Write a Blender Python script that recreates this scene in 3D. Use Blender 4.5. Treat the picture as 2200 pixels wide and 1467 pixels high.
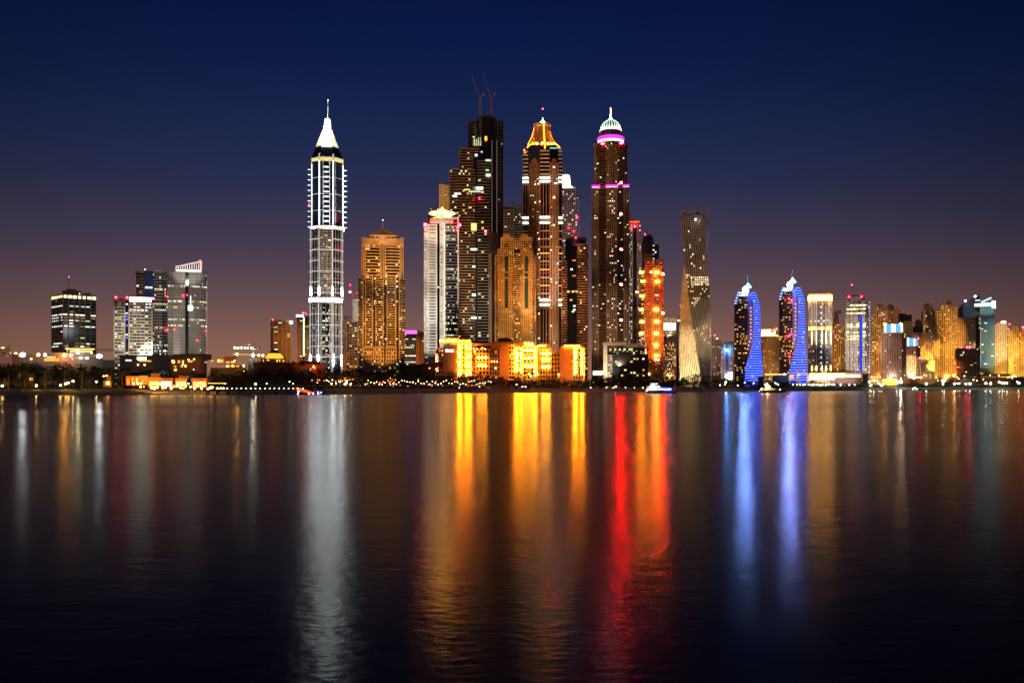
import bpy, math, random
from math import sin, cos, pi, atan, radians, hypot
rnd = random.Random(7)
scene = bpy.context.scene
for o in list(bpy.data.objects): bpy.data.objects.remove(o)

# ------------------------------------------------------------------ camera
F, CX, HY, H = 2000.0, 1100.0, 830.0, 5.0
cam_d = bpy.data.cameras.new('camera'); cam = bpy.data.objects.new('camera', cam_d)
scene.collection.objects.link(cam); scene.camera = cam
cam.location = (0, 0, H); cam.rotation_euler = (pi / 2, 0, 0)
cam_d.sensor_width = 36; cam_d.lens = 36 * F / 2200
cam_d.shift_y = (HY - 733.5) / 2200
cam_d.clip_start = 0.5; cam_d.clip_end = 60000

# ------------------------------------------------------------------ world
world = bpy.data.worlds.new('World'); scene.world = world; world.use_nodes = True
nt = world.node_tree; nt.nodes.clear()
def N(nt, kind, **kw):
    n = nt.nodes.new(kind)
    for k, v in kw.items(): setattr(n, k, v)
    return n
out = N(nt, 'ShaderNodeOutputWorld'); bg = N(nt, 'ShaderNodeBackground'); bg2 = N(nt, 'ShaderNodeBackground'); add = N(nt, 'ShaderNodeAddShader')
sky = N(nt, 'ShaderNodeTexSky', sky_type='NISHITA'); sky.sun_disc = False
sky.sun_elevation = radians(-4); sky.sun_rotation = radians(-20); sky.air_density = 1.2
bg.inputs[1].default_value = 0.006
tc = N(nt, 'ShaderNodeTexCoord'); sep = N(nt, 'ShaderNodeSeparateXYZ'); mul = N(nt, 'ShaderNodeMath', operation='MULTIPLY'); mul.inputs[1].default_value = 2.0
ramp = N(nt, 'ShaderNodeValToRGB'); cr = ramp.color_ramp; cr.interpolation = 'B_SPLINE'
stops = [(0.0, (.36, .165, .080)), (.07, (.262, .124, .082)), (.17, (.136, .074, .082)), (.28, (.058, .044, .077)), (.42, (.0180, .0265, .076)),
         (.60, (.0050, .0145, .070)), (.78, (.0016, .0075, .056)), (1.0, (.0007, .0036, .034))]
while len(cr.elements) < len(stops): cr.elements.new(.5)
for e, (p, c) in zip(cr.elements, stops): e.position = p; e.color = (*c, 1)
for a, b in ((tc.outputs['Generated'], sep.inputs[0]), (sep.outputs[2], mul.inputs[0]), (mul.outputs[0], ramp.inputs[0]),
             (ramp.outputs[0], bg2.inputs[0]), (sky.outputs[0], bg.inputs[0]), (bg.outputs[0], add.inputs[0]), (bg2.outputs[0], add.inputs[1]), (add.outputs[0], out.inputs[0])):
    nt.links.new(a, b)
mr_ = N(nt, 'ShaderNodeMapRange'); mr_.interpolation_type = 'SMOOTHSTEP'   # twilight is brighter towards the skyline and fades to both sides
for i_, v_ in ((1, .76), (2, 1.0), (3, .42), (4, 1.03)): mr_.inputs[i_].default_value = v_
vm = N(nt, 'ShaderNodeVectorMath', operation='DOT_PRODUCT'); vm.inputs[1].default_value = (sin(radians(-3)), cos(radians(-3)), 0)
nt.links.new(tc.outputs['Generated'], vm.inputs[0]); nt.links.new(vm.outputs['Value'], mr_.inputs[0]); nt.links.new(mr_.outputs[0], bg2.inputs[1])
# very weak, very soft fill added from the camera side to shape the facades
fill_sun_d = bpy.data.lights.new('sun', 'SUN'); fill_sun_d.energy = 0.06; fill_sun_d.angle = radians(40); fill_sun_d.color = (1, .72, .55)
sun = bpy.data.objects.new('sun', fill_sun_d); scene.collection.objects.link(sun)
sun.rotation_euler = (radians(62), 0, radians(-28))
scene.view_settings.view_transform = 'Standard'; scene.view_settings.look = 'None'
scene.view_settings.exposure = 0; scene.view_settings.gamma = 1
scene.cycles.use_denoising = True
scene.cycles.max_bounces = 5; scene.cycles.diffuse_bounces = 2; scene.cycles.glossy_bounces = 3
scene.cycles.sample_clamp_indirect = 6; scene.cycles.sample_clamp_direct = 0
scene.cycles.caustics_reflective = True

# ------------------------------------------------------------------ materials
MATS = {}
def wallm(name, col, rough=.75, var=.25, scale=.15, metal=0.0):
    if name in MATS: return MATS[name]
    m = bpy.data.materials.new(name); m.use_nodes = True; t = m.node_tree
    b = t.nodes['Principled BSDF']; b.inputs['Roughness'].default_value = rough; b.inputs['Metallic'].default_value = metal
    ge = N(t, 'ShaderNodeTexCoord'); no = N(t, 'ShaderNodeTexNoise'); no.inputs['Scale'].default_value = scale; no.inputs['Detail'].default_value = 6
    r = N(t, 'ShaderNodeValToRGB')
    r.color_ramp.elements[0].position = .3; r.color_ramp.elements[1].position = .7
    r.color_ramp.elements[0].color = (*[c * (1 - var) for c in col], 1); r.color_ramp.elements[1].color = (*[min(1, c * (1 + var * .6)) for c in col], 1)
    t.links.new(ge.outputs['Object'], no.inputs[0]); t.links.new(no.outputs[0], r.inputs[0]); t.links.new(r.outputs[0], b.inputs['Base Color'])
    MATS[name] = m; return m
def glassm(name, col, rough=.12):
    m = wallm(name, col, rough, .4, .08); m.node_tree.nodes['Principled BSDF'].inputs['IOR'].default_value = 1.6; return m
def E(name, col, s, sample=True):
    if name in MATS: return MATS[name]
    m = bpy.data.materials.new(name); m.use_nodes = True; t = m.node_tree; t.nodes.clear()
    o = N(t, 'ShaderNodeOutputMaterial'); e = N(t, 'ShaderNodeEmission'); e.inputs[0].default_value = (*col, 1); e.inputs[1].default_value = s
    t.links.new(e.outputs[0], o.inputs[0])
    if not sample: m.cycles.emission_sampling = 'NONE'
    MATS[name] = m; return m
WHITE = wallm('white_cladding', (.74, .70, .63)); CREAM = wallm('cream_render', (.60, .50, .37)); GOLD = wallm('sandstone_render', (.52, .36, .19))
TAN = wallm('tan_render', (.42, .28, .17)); BROWN = wallm('brown_stone', (.22, .115, .065)); GREY = wallm('grey_concrete', (.30, .28, .26)); DARKC = wallm('dark_cladding', (.06, .055, .055))
ROSE = wallm('rose_stone', (.40, .27, .23)); TERRA = wallm('terracotta_render', (.44, .20, .08)); STEEL = wallm('steel', (.35, .36, .38), .35, .1, .5, .8)
G_NAVY = glassm('navy_glass', (.012, .020, .040)); G_BLACK = glassm('black_glass', (.008, .010, .012)); G_TEAL = glassm('teal_glass', (.02, .06, .07)); G_BROWN = glassm('bronze_glass', (.035, .022, .015)); G_GREY = glassm('grey_glass', (.09, .085, .08), .3)
G_BLUE = glassm('blue_glass', (.03, .07, .22))
DOME = wallm('dark_roof_metal', (.05, .05, .07), .5); ORANGE = wallm('orange_crane_paint', (.55, .13, .03), .5)
W1 = E('window_warm', (1, .66, .28), 1.3, False); W2 = E('window_white', (1, .93, .72), 1.9, False); W3 = E('window_amber', (1, .42, .07), 1.3, False)
W4 = E('window_green', (.72, 1, .55), 1.0, False); W5 = E('window_dim', (1, .62, .25), .35, False); W6 = E('window_cool', (.75, .93, 1), 1.5, False); W7 = E('window_yellow', (1, .74, .2), 1.4, False)
WB = E('window_blue', (.12, .22, 1), 1.6, False); WD2 = E('window_faint', (1, .8, .5), .12, False)
RESI = [W1, W2, W2, W1, W4, W5, W5]; OFFI = [W2, W2, W6, W4, W5]; AMB = [W3, W1, W3, W5]; GOLDL = [W1, W7, W2, W5, W3]
L_RED = E('red_beacon', (1, .006, .025), 160); L_REDH = E('red_beacon_strong', (1, .006, .002), 4200); L_REDS = E('red_beacon_lens', (1, .03, .04), 45)
L_WHITE = E('white_flood', (.93, .97, 1), 22); L_WHITE2 = E('white_lamp', (1, .93, .8), 12); L_WARM = E('warm_lamp', (1, .50, .10), 18); L_ORANGE = E('orange_flood', (1, .38, .045), 26)
L_YEL = E('yellow_flood', (1, .34, .015), 200); L_HALO = E('halo_lamp', (1, .38, .03), 75); L_MAG = E('magenta_led', (1, .06, .85), 3.2); L_BLUE = E('blue_led', (.05, .10, 1), 2.6); L_BLUE2 = E('blue_led_bright', (.03, .065, 1), 13)
L_CYAN = E('cyan_flood', (.35, .75, 1), 26); L_AMBER = E('amber_led', (1, .30, .03), 3.0); L_GREEN = E('green_white_lamp', (.75, 1, .62), 14); L_ORED = E('orange_red_led', (1, .16, .02), 3)
L_SOFT = E('soft_white_glow', (.95, .97, .85), 3.2); L_SOFTG = E('soft_green_glow', (.8, 1, .68), 2.2); L_PANEL = E('crown_glow', (.93, 1, .90), 7); L_BLUEW = E('blue_white_flood', (.20, .36, 1), 1000)

# ------------------------------------------------------------------ mesh helpers
def newmesh(name, verts, faces, mats, idx=None):
    me = bpy.data.meshes.new(name); me.from_pydata(verts, [], faces)
    for m in mats: me.materials.append(m)
    if idx: me.polygons.foreach_set('material_index', idx)
    me.update(); return me
def link(name, data, parent=None, loc=(0, 0, 0), rot=(0, 0, 0), scale=(1, 1, 1)):
    o = bpy.data.objects.new(name, data); scene.collection.objects.link(o)
    if parent: o.parent = parent
    o.location = loc; o.rotation_euler = rot; o.scale = scale; return o
class MB:
    def __init__(s): s.v = []; s.f = []; s.i = []; s.m = []
    def mat(s, m):
        if m not in s.m: s.m.append(m)
        return s.m.index(m)
    def add(s, vs, fs, m):
        k = len(s.v); s.v += vs; j = s.mat(m)
        for f in fs: s.f.append(tuple(k + q for q in f)); s.i.append(j)
    def box(s, c, u, w, x0, x1, y0, y1, z0, z1, m):   # c origin, u along, w outward (2D)
        P = lambda a, b, z: (c[0] + u[0] * a + w[0] * b, c[1] + u[1] * a + w[1] * b, z)
        vs = [P(x0, y0, z0), P(x1, y0, z0), P(x1, y1, z0), P(x0, y1, z0), P(x0, y0, z1), P(x1, y0, z1), P(x1, y1, z1), P(x0, y1, z1)]
        s.add(vs, [(0, 3, 2, 1), (4, 5, 6, 7), (0, 1, 5, 4), (1, 2, 6, 5), (2, 3, 7, 6), (3, 0, 4, 7)], m)
    def abox(s, x0, x1, y0, y1, z0, z1, m): s.box((0, 0), (1, 0), (0, 1), x0, x1, y0, y1, z0, z1, m)
    def prism(s, ol, z0, z1, m, top=None):
        n = len(ol); t = top or ol
        s.add([(x, y, z0) for x, y in ol] + [(x, y, z1) for x, y in t], [tuple(range(n))[::-1], tuple(range(n, 2 * n))] + [(i, (i + 1) % n, n + (i + 1) % n, n + i) for i in range(n)], m)
    def lathe(s, c, prof, n, m):
        k = len(prof); vs = [(c[0] + r * cos(2 * pi * i / n), c[1] + r * sin(2 * pi * i / n), z) for r, z in prof for i in range(n)]
        fs = [(j * n + i, j * n + (i + 1) % n, (j + 1) * n + (i + 1) % n, (j + 1) * n + i) for j in range(k - 1) for i in range(n)]
        s.add(vs, fs + [tuple(range(n))[::-1], tuple(range((k - 1) * n, k * n))], m)
    def rod(s, a, b, r, m, n=4, r2=None):
        from mathutils import Vector
        a = Vector(a); b = Vector(b); d = (b - a).normalized(); p = d.orthogonal().normalized(); q = d.cross(p); r2 = r if r2 is None else r2
        vs = [tuple(a + (p * cos(2 * pi * i / n + .78) + q * sin(2 * pi * i / n + .78)) * r) for i in range(n)] + [tuple(b + (p * cos(2 * pi * i / n + .78) + q * sin(2 * pi * i / n + .78)) * r2) for i in range(n)]
        s.add(vs, [tuple(range(n))[::-1], tuple(range(n, 2 * n))] + [(i, (i + 1) % n, n + (i + 1) % n, n + i) for i in range(n)], m)
    def build(s, name, parent=None, kind=None, loc=(0, 0, 0)):
        if not s.f: return None
        o = link(name, newmesh(name, s.v, s.f, s.m, s.i), parent, loc)
        if kind: o['kind'] = kind
        return o
import bmesh
def ico(name, m, sub=1):
    bm = bmesh.new(); bmesh.ops.create_icosphere(bm, subdivisions=sub, radius=1); me = bpy.data.meshes.new(name); bm.to_mesh(me); bm.free(); me.materials.append(m); return me
BALL = {}
def ball(m):
    if m.name not in BALL: BALL[m.name] = ico('lamp_' + m.name, m)
    return BALL[m.name]
def UB(m):
    k = 'ub' + m.name
    if k not in BALL: b = MB(); b.abox(-.5, .5, -.5, .5, -.5, .5, m); BALL[k] = newmesh('block_' + m.name, b.v, b.f, b.m, b.i)
    return BALL[k]
def tag(o, label=None, cat=None, group=None, kind=None):
    if label: o['label'] = label
    if cat: o['category'] = cat
    if group: o['group'] = group
    if kind: o['kind'] = kind
    return o
# plan outlines in photo-scale units (x along the view, d away from the viewer), counter-clockwise seen from above
def rect(x0, x1, d=30, f=0): return [(x0, f), (x1, f), (x1, f + d), (x0, f + d)]
def corner(x0, xc, x1, a=35, f=0):
    a = radians(a); R = (x1 - xc) / cos(a); L = (xc - x0) / sin(a); r = (R * cos(a), R * sin(a)); l = (-L * sin(a), L * cos(a))
    return [(xc, f), (xc + r[0], f + r[1]), (xc + r[0] + l[0], f + r[1] + l[1]), (xc + l[0], f + l[1])]
def ngon(cx, rx, ry=None, n=16, f=0, ph=.5):
    ry = ry or rx; return [(cx + rx * cos(2 * pi * (i + ph) / n), f + ry + ry * sin(2 * pi * (i + ph) / n)) for i in range(n)]
def octo(x0, x1, c, d=40, f=0): return [(x0 + c, f), (x1 - c, f), (x1, f + c), (x1, f + d - c), (x1 - c, f + d), (x0 + c, f + d), (x0, f + d - c), (x0, f + c)]
def bow(x0, x1, b, d=30, n=6, f=0):   # bowed front
    return [(x0 + (x1 - x0) * i / n, f + b * (1 - sin(pi * i / n))) for i in range(n + 1)] + [(x1, f + d), (x0, f + d)]
def offset(ol, w):
    n = len(ol); r = []
    for i in range(n):
        p, q, t = ol[i - 1], ol[i], ol[(i + 1) % n]
        a = (q[0] - p[0], q[1] - p[1]); b = (t[0] - q[0], t[1] - q[1]); la = hypot(*a) or 1; lb = hypot(*b) or 1
        na = (a[1] / la, -a[0] / la); nb = (b[1] / lb, -b[0] / lb); k = 1 + na[0] * nb[0] + na[1] * nb[1]; k = max(k, .35)
        r.append((q[0] + w * (na[0] + nb[0]) / k, q[1] + w * (na[1] + nb[1]) / k))
    return r
def style(**k):
    s = dict(wall=WHITE, glass=G_NAVY, fh=5, bh=.35, bay=5, pw=.3, out=.9, lit=.12, mats=RESI, wh=.8, row=False, bands='join', piers=True, core=True); s.update(k); return s

class Tower:
    def __init__(s, name, label, x, Y, cat='skyscraper', group=None):
        s.x0 = x; s.Y = Y; th = atan((x - CX) / F); s.sx = Y * cos(th) / F; s.sz = Y / F
        s.e = link(name, None, None, ((x - CX) / F * Y, Y, 0), (0, 0, -th)); s.e.empty_display_size = 10
        tag(s.e, label, cat, group)
    def X(s, px): return (px - s.x0) * s.sx
    def Z(s, py): return H + (HY - py) * s.sz
    def ol(s, o): return [((px - s.x0) * s.sx, d * s.sx) for px, d in o]
    def prism(s, o, yt, yb, m, name='wall', top=None, kind=None):
        b = MB(); b.prism(s.ol(o), s.Z(yb), s.Z(yt), m, s.ol(top) if top else None); return b.build(name, s.e, kind)
    def lathe(s, cx, d, prof, m, name, n=20):
        b = MB(); b.lathe((s.X(cx), d * s.sx), [(r * s.sx, s.Z(y)) for r, y in prof], n, m); return b.build(name, s.e)
    def rod(s, a, b_, r, m, name='mast', r2=None):
        b = MB(); b.rod((s.X(a[0]), a[2] * s.sx, s.Z(a[1])), (s.X(b_[0]), b_[2] * s.sx, s.Z(b_[1])), r, m, 5, r2); return b.build(name, s.e)
    def lamp(s, px, py, d, m, r=.9, name='beacon', sc=(1, 1, 1)):
        return link(name, ball(m), s.e, (s.X(px), d * s.sx, s.Z(py)), (0, 0, 0), (r * sc[0], r * sc[1], r * sc[2]))
    def beacon(s, px, py, d, w=2.6):
        # beacon inside an added dark open-fronted box that keeps its red off the facades
        if 'spill_shield' not in BALL:
            b = MB()
            for q in ((-.5, .5, -.5, .5, -.5, -.4), (-.5, .5, -.5, .5, .4, .5)): b.abox(q[0], q[1], q[2], q[3], q[4], q[5], DARKC)
            for q in ((-.5, -.4), (.4, .5)): b.abox(q[0], q[1], -.5, .5, -.4, .4, DARKC)
            b.abox(-.4, .4, .42, .5, -.4, .4, DARKC); BALL['spill_shield'] = newmesh('beacon_spill_shield', b.v, b.f, b.m, b.i)
        k = w * s.sx; p = (s.X(px), d * s.sx, s.Z(py)); link('beacon_spill_shield', BALL['spill_shield'], s.e, p, (0, 0, 0), (k, k * 1.3, k))
        link('beacon', UB(L_REDH), s.e, (p[0], p[1] + k * .42, p[2]), (0, 0, 0), (k * .76, k * .1, k * .76))
        return link('beacon_lens', ball(L_REDS), s.e, (p[0], p[1] - k * .55, p[2]), (0, 0, 0), (k * .42,) * 3)
    def block(s, x0, x1, yt, yb, d0, d1, m, name):
        return link(name, UB(m), s.e, ((s.X(x0) + s.X(x1)) / 2, (d0 + d1) / 2 * s.sx, (s.Z(yt) + s.Z(yb)) / 2), (0, 0, 0), (abs(x1 - x0) * s.sx, abs(d1 - d0) * s.sx, abs(yb - yt) * s.sz))
    def wing(s, o, yt, yb, st, bandname='floor_band', edges=None):
        ol = s.ol(o); z0, z1 = s.Z(yb), s.Z(yt); n = len(ol)
        if st['core']: b = MB(); b.prism(ol, z0, z1, st['glass']); b.build('glass_wall', s.e)
        fh = st['fh'] * s.sz; nf = max(1, round((z1 - z0) / fh)); fh = (z1 - z0) / nf; bh = fh * st['bh']; bo = offset(ol, st['out'])
        if st['bh'] > 0:
            if st['bands'] == 'sep':
                b = MB(); b.prism(bo, 0, bh, st['wall']); me = newmesh(bandname, b.v, b.f, b.m, b.i)
                for k in range(1, nf + 1): link(bandname, me, s.e, (0, 0, z0 + k * fh - bh))
            else:
                b = MB()
                for k in range(1, nf + 1): b.prism(bo, z0 + k * fh - bh, z0 + k * fh, st['wall'])
                b.build(bandname, s.e, 'stuff')
        pb = MB(); wb = MB(); bay = st['bay'] * s.sx
        rowp = [(rnd.random() < .3) for _ in range(nf)]
        for i in range(n):
            a, c = ol[i], ol[(i + 1) % n]; L = hypot(c[0] - a[0], c[1] - a[1])
            if L < .5: continue
            u = ((c[0] - a[0]) / L, (c[1] - a[1]) / L); w = (u[1], -u[0])
            if w[1] > .35: continue                         # faces turned away
            nb = max(1, round(L / bay)); bw = L / nb; pw = bw * st['pw']
            if st['piers']:
                for k in range(nb + 1): pb.box(a, u, w, max(0, k * bw - pw / 2), min(L, k * bw + pw / 2), -.3, st['out'] - .12, z0, z1 - .05, st['wall'])
            if st['lit'] <= 0: continue
            for f in range(nf):
                on = False; m = W1
                if st['row']:
                    pr = .85 if rowp[f] else st['lit'] * .5
                    m0 = rnd.choice(st['mats'])
                for k in range(nb):
                    p = pr if st['row'] else st['lit']
                    if rnd.random() > p: continue
                    m = m0 if st['row'] and rnd.random() < .7 else rnd.choice(st['mats'])
                    q = rnd.uniform(0, .25) * (bw - pw); q2 = rnd.uniform(0, .2) * (bw - pw)
                    x0, x1 = k * bw + pw / 2 + q, (k + 1) * bw - pw / 2 - q2; zz0 = z0 + f * fh + .05 * fh; zz1 = zz0 + (fh * .95 - bh * 1.02) * st['wh'] * rnd.uniform(.8, 1); sh_ = (fh * .95 - bh * 1.02 - (zz1 - zz0)) * .6; zz0 += sh_; zz1 += sh_
                    if x1 - x0 < .2: continue
                    P = lambda t, z: (a[0] + u[0] * t + w[0] * .1, a[1] + u[1] * t + w[1] * .1, z)
                    wb.add([P(x0, zz0), P(x1, zz0), P(x1, zz1), P(x0, zz1)], [(0, 1, 2, 3)], m)
        pb.build('pier', s.e, 'stuff'); wb.build('lit_window', s.e, 'stuff')
    def flood(s, px, py, col, b, front=150, spread=40, z=22, dx=0, blend=.5):  # added spot without a fixture, standing in for city glow on the walls
        d = bpy.data.lights.new('fill_spot', 'SPOT'); d.color = col; d.spot_size = radians(spread); d.spot_blend = blend; d.shadow_soft_size = .5
        lx, ly = s.X(px + dx), -front; tx, tz = s.X(px), s.Z(py)
        from mathutils import Vector
        v = Vector((tx - lx, -ly, tz - z)); d.energy = b * 95 * v.length ** 2 * .62
        o = link('fill_spot', d, s.e, (lx, ly, z)); o.rotation_euler = v.to_track_quat('-Z', 'Y').to_euler(); return o
WARMC = (1, .74, .48); WHITEC = (1, .90, .78); SODIUM = (1, .43, .08); BLUEC = (.05, .09, 1); REDC = (1, .15, .04); COOLC = (.7, .85, 1)
# ------------------------------------------------------------------ towers, from the one end of the shore to the other
# dark glass office block with vertical stone fins
t = Tower('office_tower', 'dark glass office block with lit top storey and thin mast carrying one red light', 160, 1500, 'office tower')
o = corner(110, 135, 207, 20)
t.wing(o, 642, 833, style(wall=ROSE, glass=G_NAVY, fh=6.1, bh=.12, bay=11.8, pw=.1, out=.7, lit=.13, mats=OFFI, row=True, wh=.5), 'floor_band')
t.wing(offset(o, .3), 632, 642, style(wall=ROSE, glass=G_BLACK, fh=9, bh=.18, bay=11.8, pw=.12, lit=1, mats=[E('top_storey_glow', (1, .82, .32), 3.4)]), 'parapet')
t.prism(rect(134, 176, 20, 10), 624, 632, DARKC, 'plant_room'); t.prism(rect(142, 165, 15, 14), 620, 624, DARKC, 'plant_room'); t.prism(rect(178, 196, 14, 14), 628, 632, DARKC, 'plant_room')
t.rod((148, 622, 18), (148, 594, 18), .35, DARKC, 'mast'); t.lamp(148, 594, 18, L_RED, .7)
t.rod((190, 632, 18), (190, 625, 18), .3, DARKC, 'mast'); t.lamp(171, 630, 10, L_WHITE2, .6, 'roof_lamp')
t.flood(160, 700, WARMC, .06, 260, 40)
# beige office block in front of the twin glass towers
t = Tower('office_tower', 'beige banded office block with glowing white roof sign strip and two red roof lights', 288, 1300, 'office tower')
st = style(wall=CREAM, glass=G_NAVY, fh=6.6, bh=.5, bay=8, pw=.1, out=.8, lit=.5, mats=OFFI, row=True, bands='sep')
t.wing(rect(246, 268, 30, 0), 646, 833, st); t.wing(rect(269, 276, 26, 3), 643, 833, style(wall=G_NAVY, glass=G_NAVY, fh=6.6, bh=.3, bay=6, pw=.1, out=.2, lit=.25, mats=[W6, W6, WB]))
t.wing(rect(277, 327, 30, 0), 648, 833, st)
for a, c in ((244.5, 247), (266, 269), (276.5, 279), (325, 328)): t.block(a, c, 640, 833, -1.3, 2, CREAM, 'corner_column')
t.block(278, 328, 638.5, 647.5, .5, 6, E('roof_strip_glow', (1, .93, .72), 9), 'roof_strip'); t.block(245, 276, 641, 645, -1, 25, TAN, 'parapet'); t.block(277, 328, 648, 650, -1.6, 25, CREAM, 'parapet')
t.rod((241, 642, 5), (345, 641, 5), .35, TAN, 'roof_rail')
for q in (249, 273, 330): t.lamp(q, 640, -1, L_RED, 1.25)
t.flood(262, 720, WHITEC, .30, 170, 26); t.flood(300, 720, WHITEC, .30, 170, 26)
# twin glass
t = Tower('glass_tower', 'glass tower with white floor lines and vertical blue glass strip', 328, 1500, 'office tower')
t.wing(rect(293, 311, 40, 4), 586, 833, style(wall=ROSE, glass=G_BROWN, fh=6.4, bh=.22, bay=6, pw=.1, lit=.06, mats=OFFI, out=.5, bands='sep'))
t.wing(rect(311, 328, 40, 1), 583, 640, style(wall=G_BLUE, glass=G_BLUE, fh=6.4, bh=.1, bay=8, pw=.1, lit=.08, mats=[W6], out=.2))
t.wing(rect(311, 328, 40, 1), 640, 833, style(wall=GREY, glass=G_NAVY, fh=6.4, bh=.2, bay=8, pw=.1, lit=.1, mats=OFFI, out=.4))
t.wing(bow(328, 364, 4, 44, 5), 586, 833, style(wall=GREY, glass=G_NAVY, fh=6.4, wh=.5, bh=.2, bay=3.5, pw=.1, lit=.18, mats=OFFI + [W7], out=.5, bands='sep', row=True))
t.prism(rect(291, 312, 40, 3), 583, 586, TAN, 'parapet'); t.prism(bow(311, 366, 5, 44, 6), 580.5, 583, GREY, 'roof_edge'); t.lamp(312, 579, 4, L_WHITE2, .7, 'roof_lamp')
for q in (637, 708): t.lamp(360, q, -2, L_RED, .9)
t.flood(328, 660, WHITEC, .16, 260, 40)
t = Tower('glass_tower', 'rounded grey glass tower topped by a slanting white lit roof fin', 403, 1450, 'office tower')
o = [(361, 6), (372, 1), (388, 0), (398, 3), (405, 3), (418, 0), (432, 3), (441, 9), (445, 18), (444, 40), (362, 40)]
t.wing(o, 586, 833, style(wall=GREY, glass=G_GREY, fh=6.5, wh=.5, bh=.10, bay=3, pw=.08, out=.3, lit=.09, mats=OFFI + [W7, W5, WD2], row=True, bands='sep'))
t.prism([(398, 1.5), (405, 1.5), (405, 10), (398, 10)], 584, 833, G_BLACK, 'glass_slot')
t.prism(offset(o, .4), 584, 586, DARKC, 'roof_edge')
# slanting lit fin
b = MB(); fx = [(378, 575.5), (432, 559)]
for k in range(12):
    q = k / 11; px = 378 + 54 * q; py = 573 - 15 * q; b.box((0, 0), (1, 0), (0, 1), t.X(px - .9), t.X(px + .9), 8 * t.sx, 12 * t.sx, t.Z(585), t.Z(py), WHITE)
b.rod((t.X(377), 10 * t.sx, t.Z(573)), (t.X(434), 10 * t.sx, t.Z(558)), 1.1, WHITE); b.build('roof_fin', t.e)
t.prism(rect(430, 434, 6, 6), 559, 586, WHITE, 'fin_column'); t.block(378, 432, 578, 583, 14, 16, E('fin_glow', (1, .85, .74), 2.6), 'fin_light')
t.lamp(382, 573, 8, L_RED, .5); t.lamp(430, 557.5, 8, L_RED, .6)
t.flood(405, 573, (1, .9, .82), 1.1, 60, 60, t.Z(600))
for k in range(28): t.lamp(444.8, 602 + 6 * k, 16, E('edge_lamp', (1, .92, .75), 4, False), .35, 'edge_lamp')
for q in ((394, 635), (402, 634), (375, 708), (424, 731), (443, 710)): t.lamp(q[0], q[1], -1, L_RED, .6)
t.block(404, 414, 656, 667, -1, 0, E('wall_sign_glow', (.65, .9, 1), 3.4), 'wall_sign'); t.block(408.5, 411, 635, 655, -1, 0, E('wall_streak_glow', (.9, .95, .9), 1.2), 'light_strip')
t.flood(405, 700, (1, .82, .66), .55, 200, 36)
# two low towers beyond
t = Tower('banded_tower', 'low beige banded tower with white lit corner and red roof light', 604, 1900)
t.wing(corner(582, 588, 625, 12), 690, 833, style(wall=TAN, glass=G_BROWN, fh=4.7, bh=.5, bay=9, pw=.1, lit=.06, mats=[W2, W4, W1], out=.8, bands='sep'))
t.prism(corner(582, 588, 627, 12), 687, 690, TAN, 'parapet'); t.prism([(623, 0), (629, 0), (627, 10), (624, 10)], 689, 695, E('corner_glow', (1, .96, .8), 5), 'corner_lamp'); t.lamp(586, 687, 0, L_RED, 1.2)
t.flood(605, 750, SODIUM, .38, 160, 30); t.flood(605, 700, SODIUM, .2, 260, 20)
t = Tower('banded_tower', 'slim banded tower with vertical strip of greenish light', 649, 1900)
t.wing(rect(638, 650, 30), 681, 833, style(wall=TAN, glass=G_BROWN, fh=4.7, bh=.5, bay=6, pw=.1, lit=.12, mats=[W2, W4, W1], out=.8, bands='sep'))
t.wing(rect(655, 664, 30, 2), 679, 833, style(wall=TAN, glass=G_BROWN, fh=4.7, bh=.5, bay=5, pw=.1, lit=.1, mats=[W2, W4, W1], out=.8))
t.block(650, 655, 678, 833, 3, 20, G_BLACK, 'stair_shaft'); t.block(651.3, 654, 681, 765, 1, 2, E('strip_glow', (.8, 1, .45), 2.2), 'light_strip')
t.prism([(636, -1), (652, -1), (650, 20), (638, 20)], 676, 681, E('cap_glow', (1, .93, .72), 2.4), 'roof_cap'); t.lamp(652, 672, 2, L_RED, 1.5); t.lamp(658, 673.5, 2, L_RED, .9)
t.flood(650, 750, SODIUM, .38, 160, 30)
# ---- white lit tower with fins and spire
t = Tower('spire_tower', 'tall white tower with glowing pointed crown, spire and rows of side fins', 702, 1250)
lo = octo(665, 735, 15, 60); mi = octo(666, 737, 16, 58, 1); up = octo(669, 738, 17, 56, 2)
t.wing(lo, 652, 833, style(wall=WHITE, glass=G_NAVY, fh=22.6, bh=.04, bay=10, pw=.06, out=.8, lit=.0, mats=RESI))
for a, f0 in ((670.5, 8), (677, 2), (687.5, -1.3), (708.5, -1.3), (719.5, 2), (728, 8)): t.wing(rect(a, a + 4, 8, f0), 654, 833, style(wall=WHITE, glass=G_NAVY, fh=4.6, bh=.42, bay=2.2, pw=.30, out=.4, lit=.06, mats=RESI))
for k in range(46): q = rnd.choice((674.5, 682, 696, 702, 706, 716, 725)); t.lamp(q, rnd.uniform(656, 780), {674.5: 4, 682: -1, 716: -1, 725: 4}.get(q, -2), rnd.choice((W1, W2, W7, W6)), .55, 'window_lamp', (1.3, .5, 1))
t.wing([(692, -.6), (711, -.6), (711, 4), (692, 4)], 655, 833, style(wall=G_NAVY, glass=G_NAVY, fh=4.6, bh=.15, bay=6, pw=.08, out=.3, lit=.2, mats=[W2, W7, W6, W1], piers=False))
for q in (675.5, 698.5, 722): pass
t.wing(mi, 490, 640, style(wall=WHITE, glass=G_NAVY, fh=23, bh=.06, bay=9, pw=.12, out=.9, lit=.02, mats=[W2]))
t.wing([(687, .4), (712, .4), (712, 4), (687, 4)], 492, 636, style(wall=WHITE, glass=G_BLACK, fh=5.2, bh=.45, bay=8, pw=.12, out=1, lit=.13, mats=[W7, W2, W1], bands='sep'), 'balcony')
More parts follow.
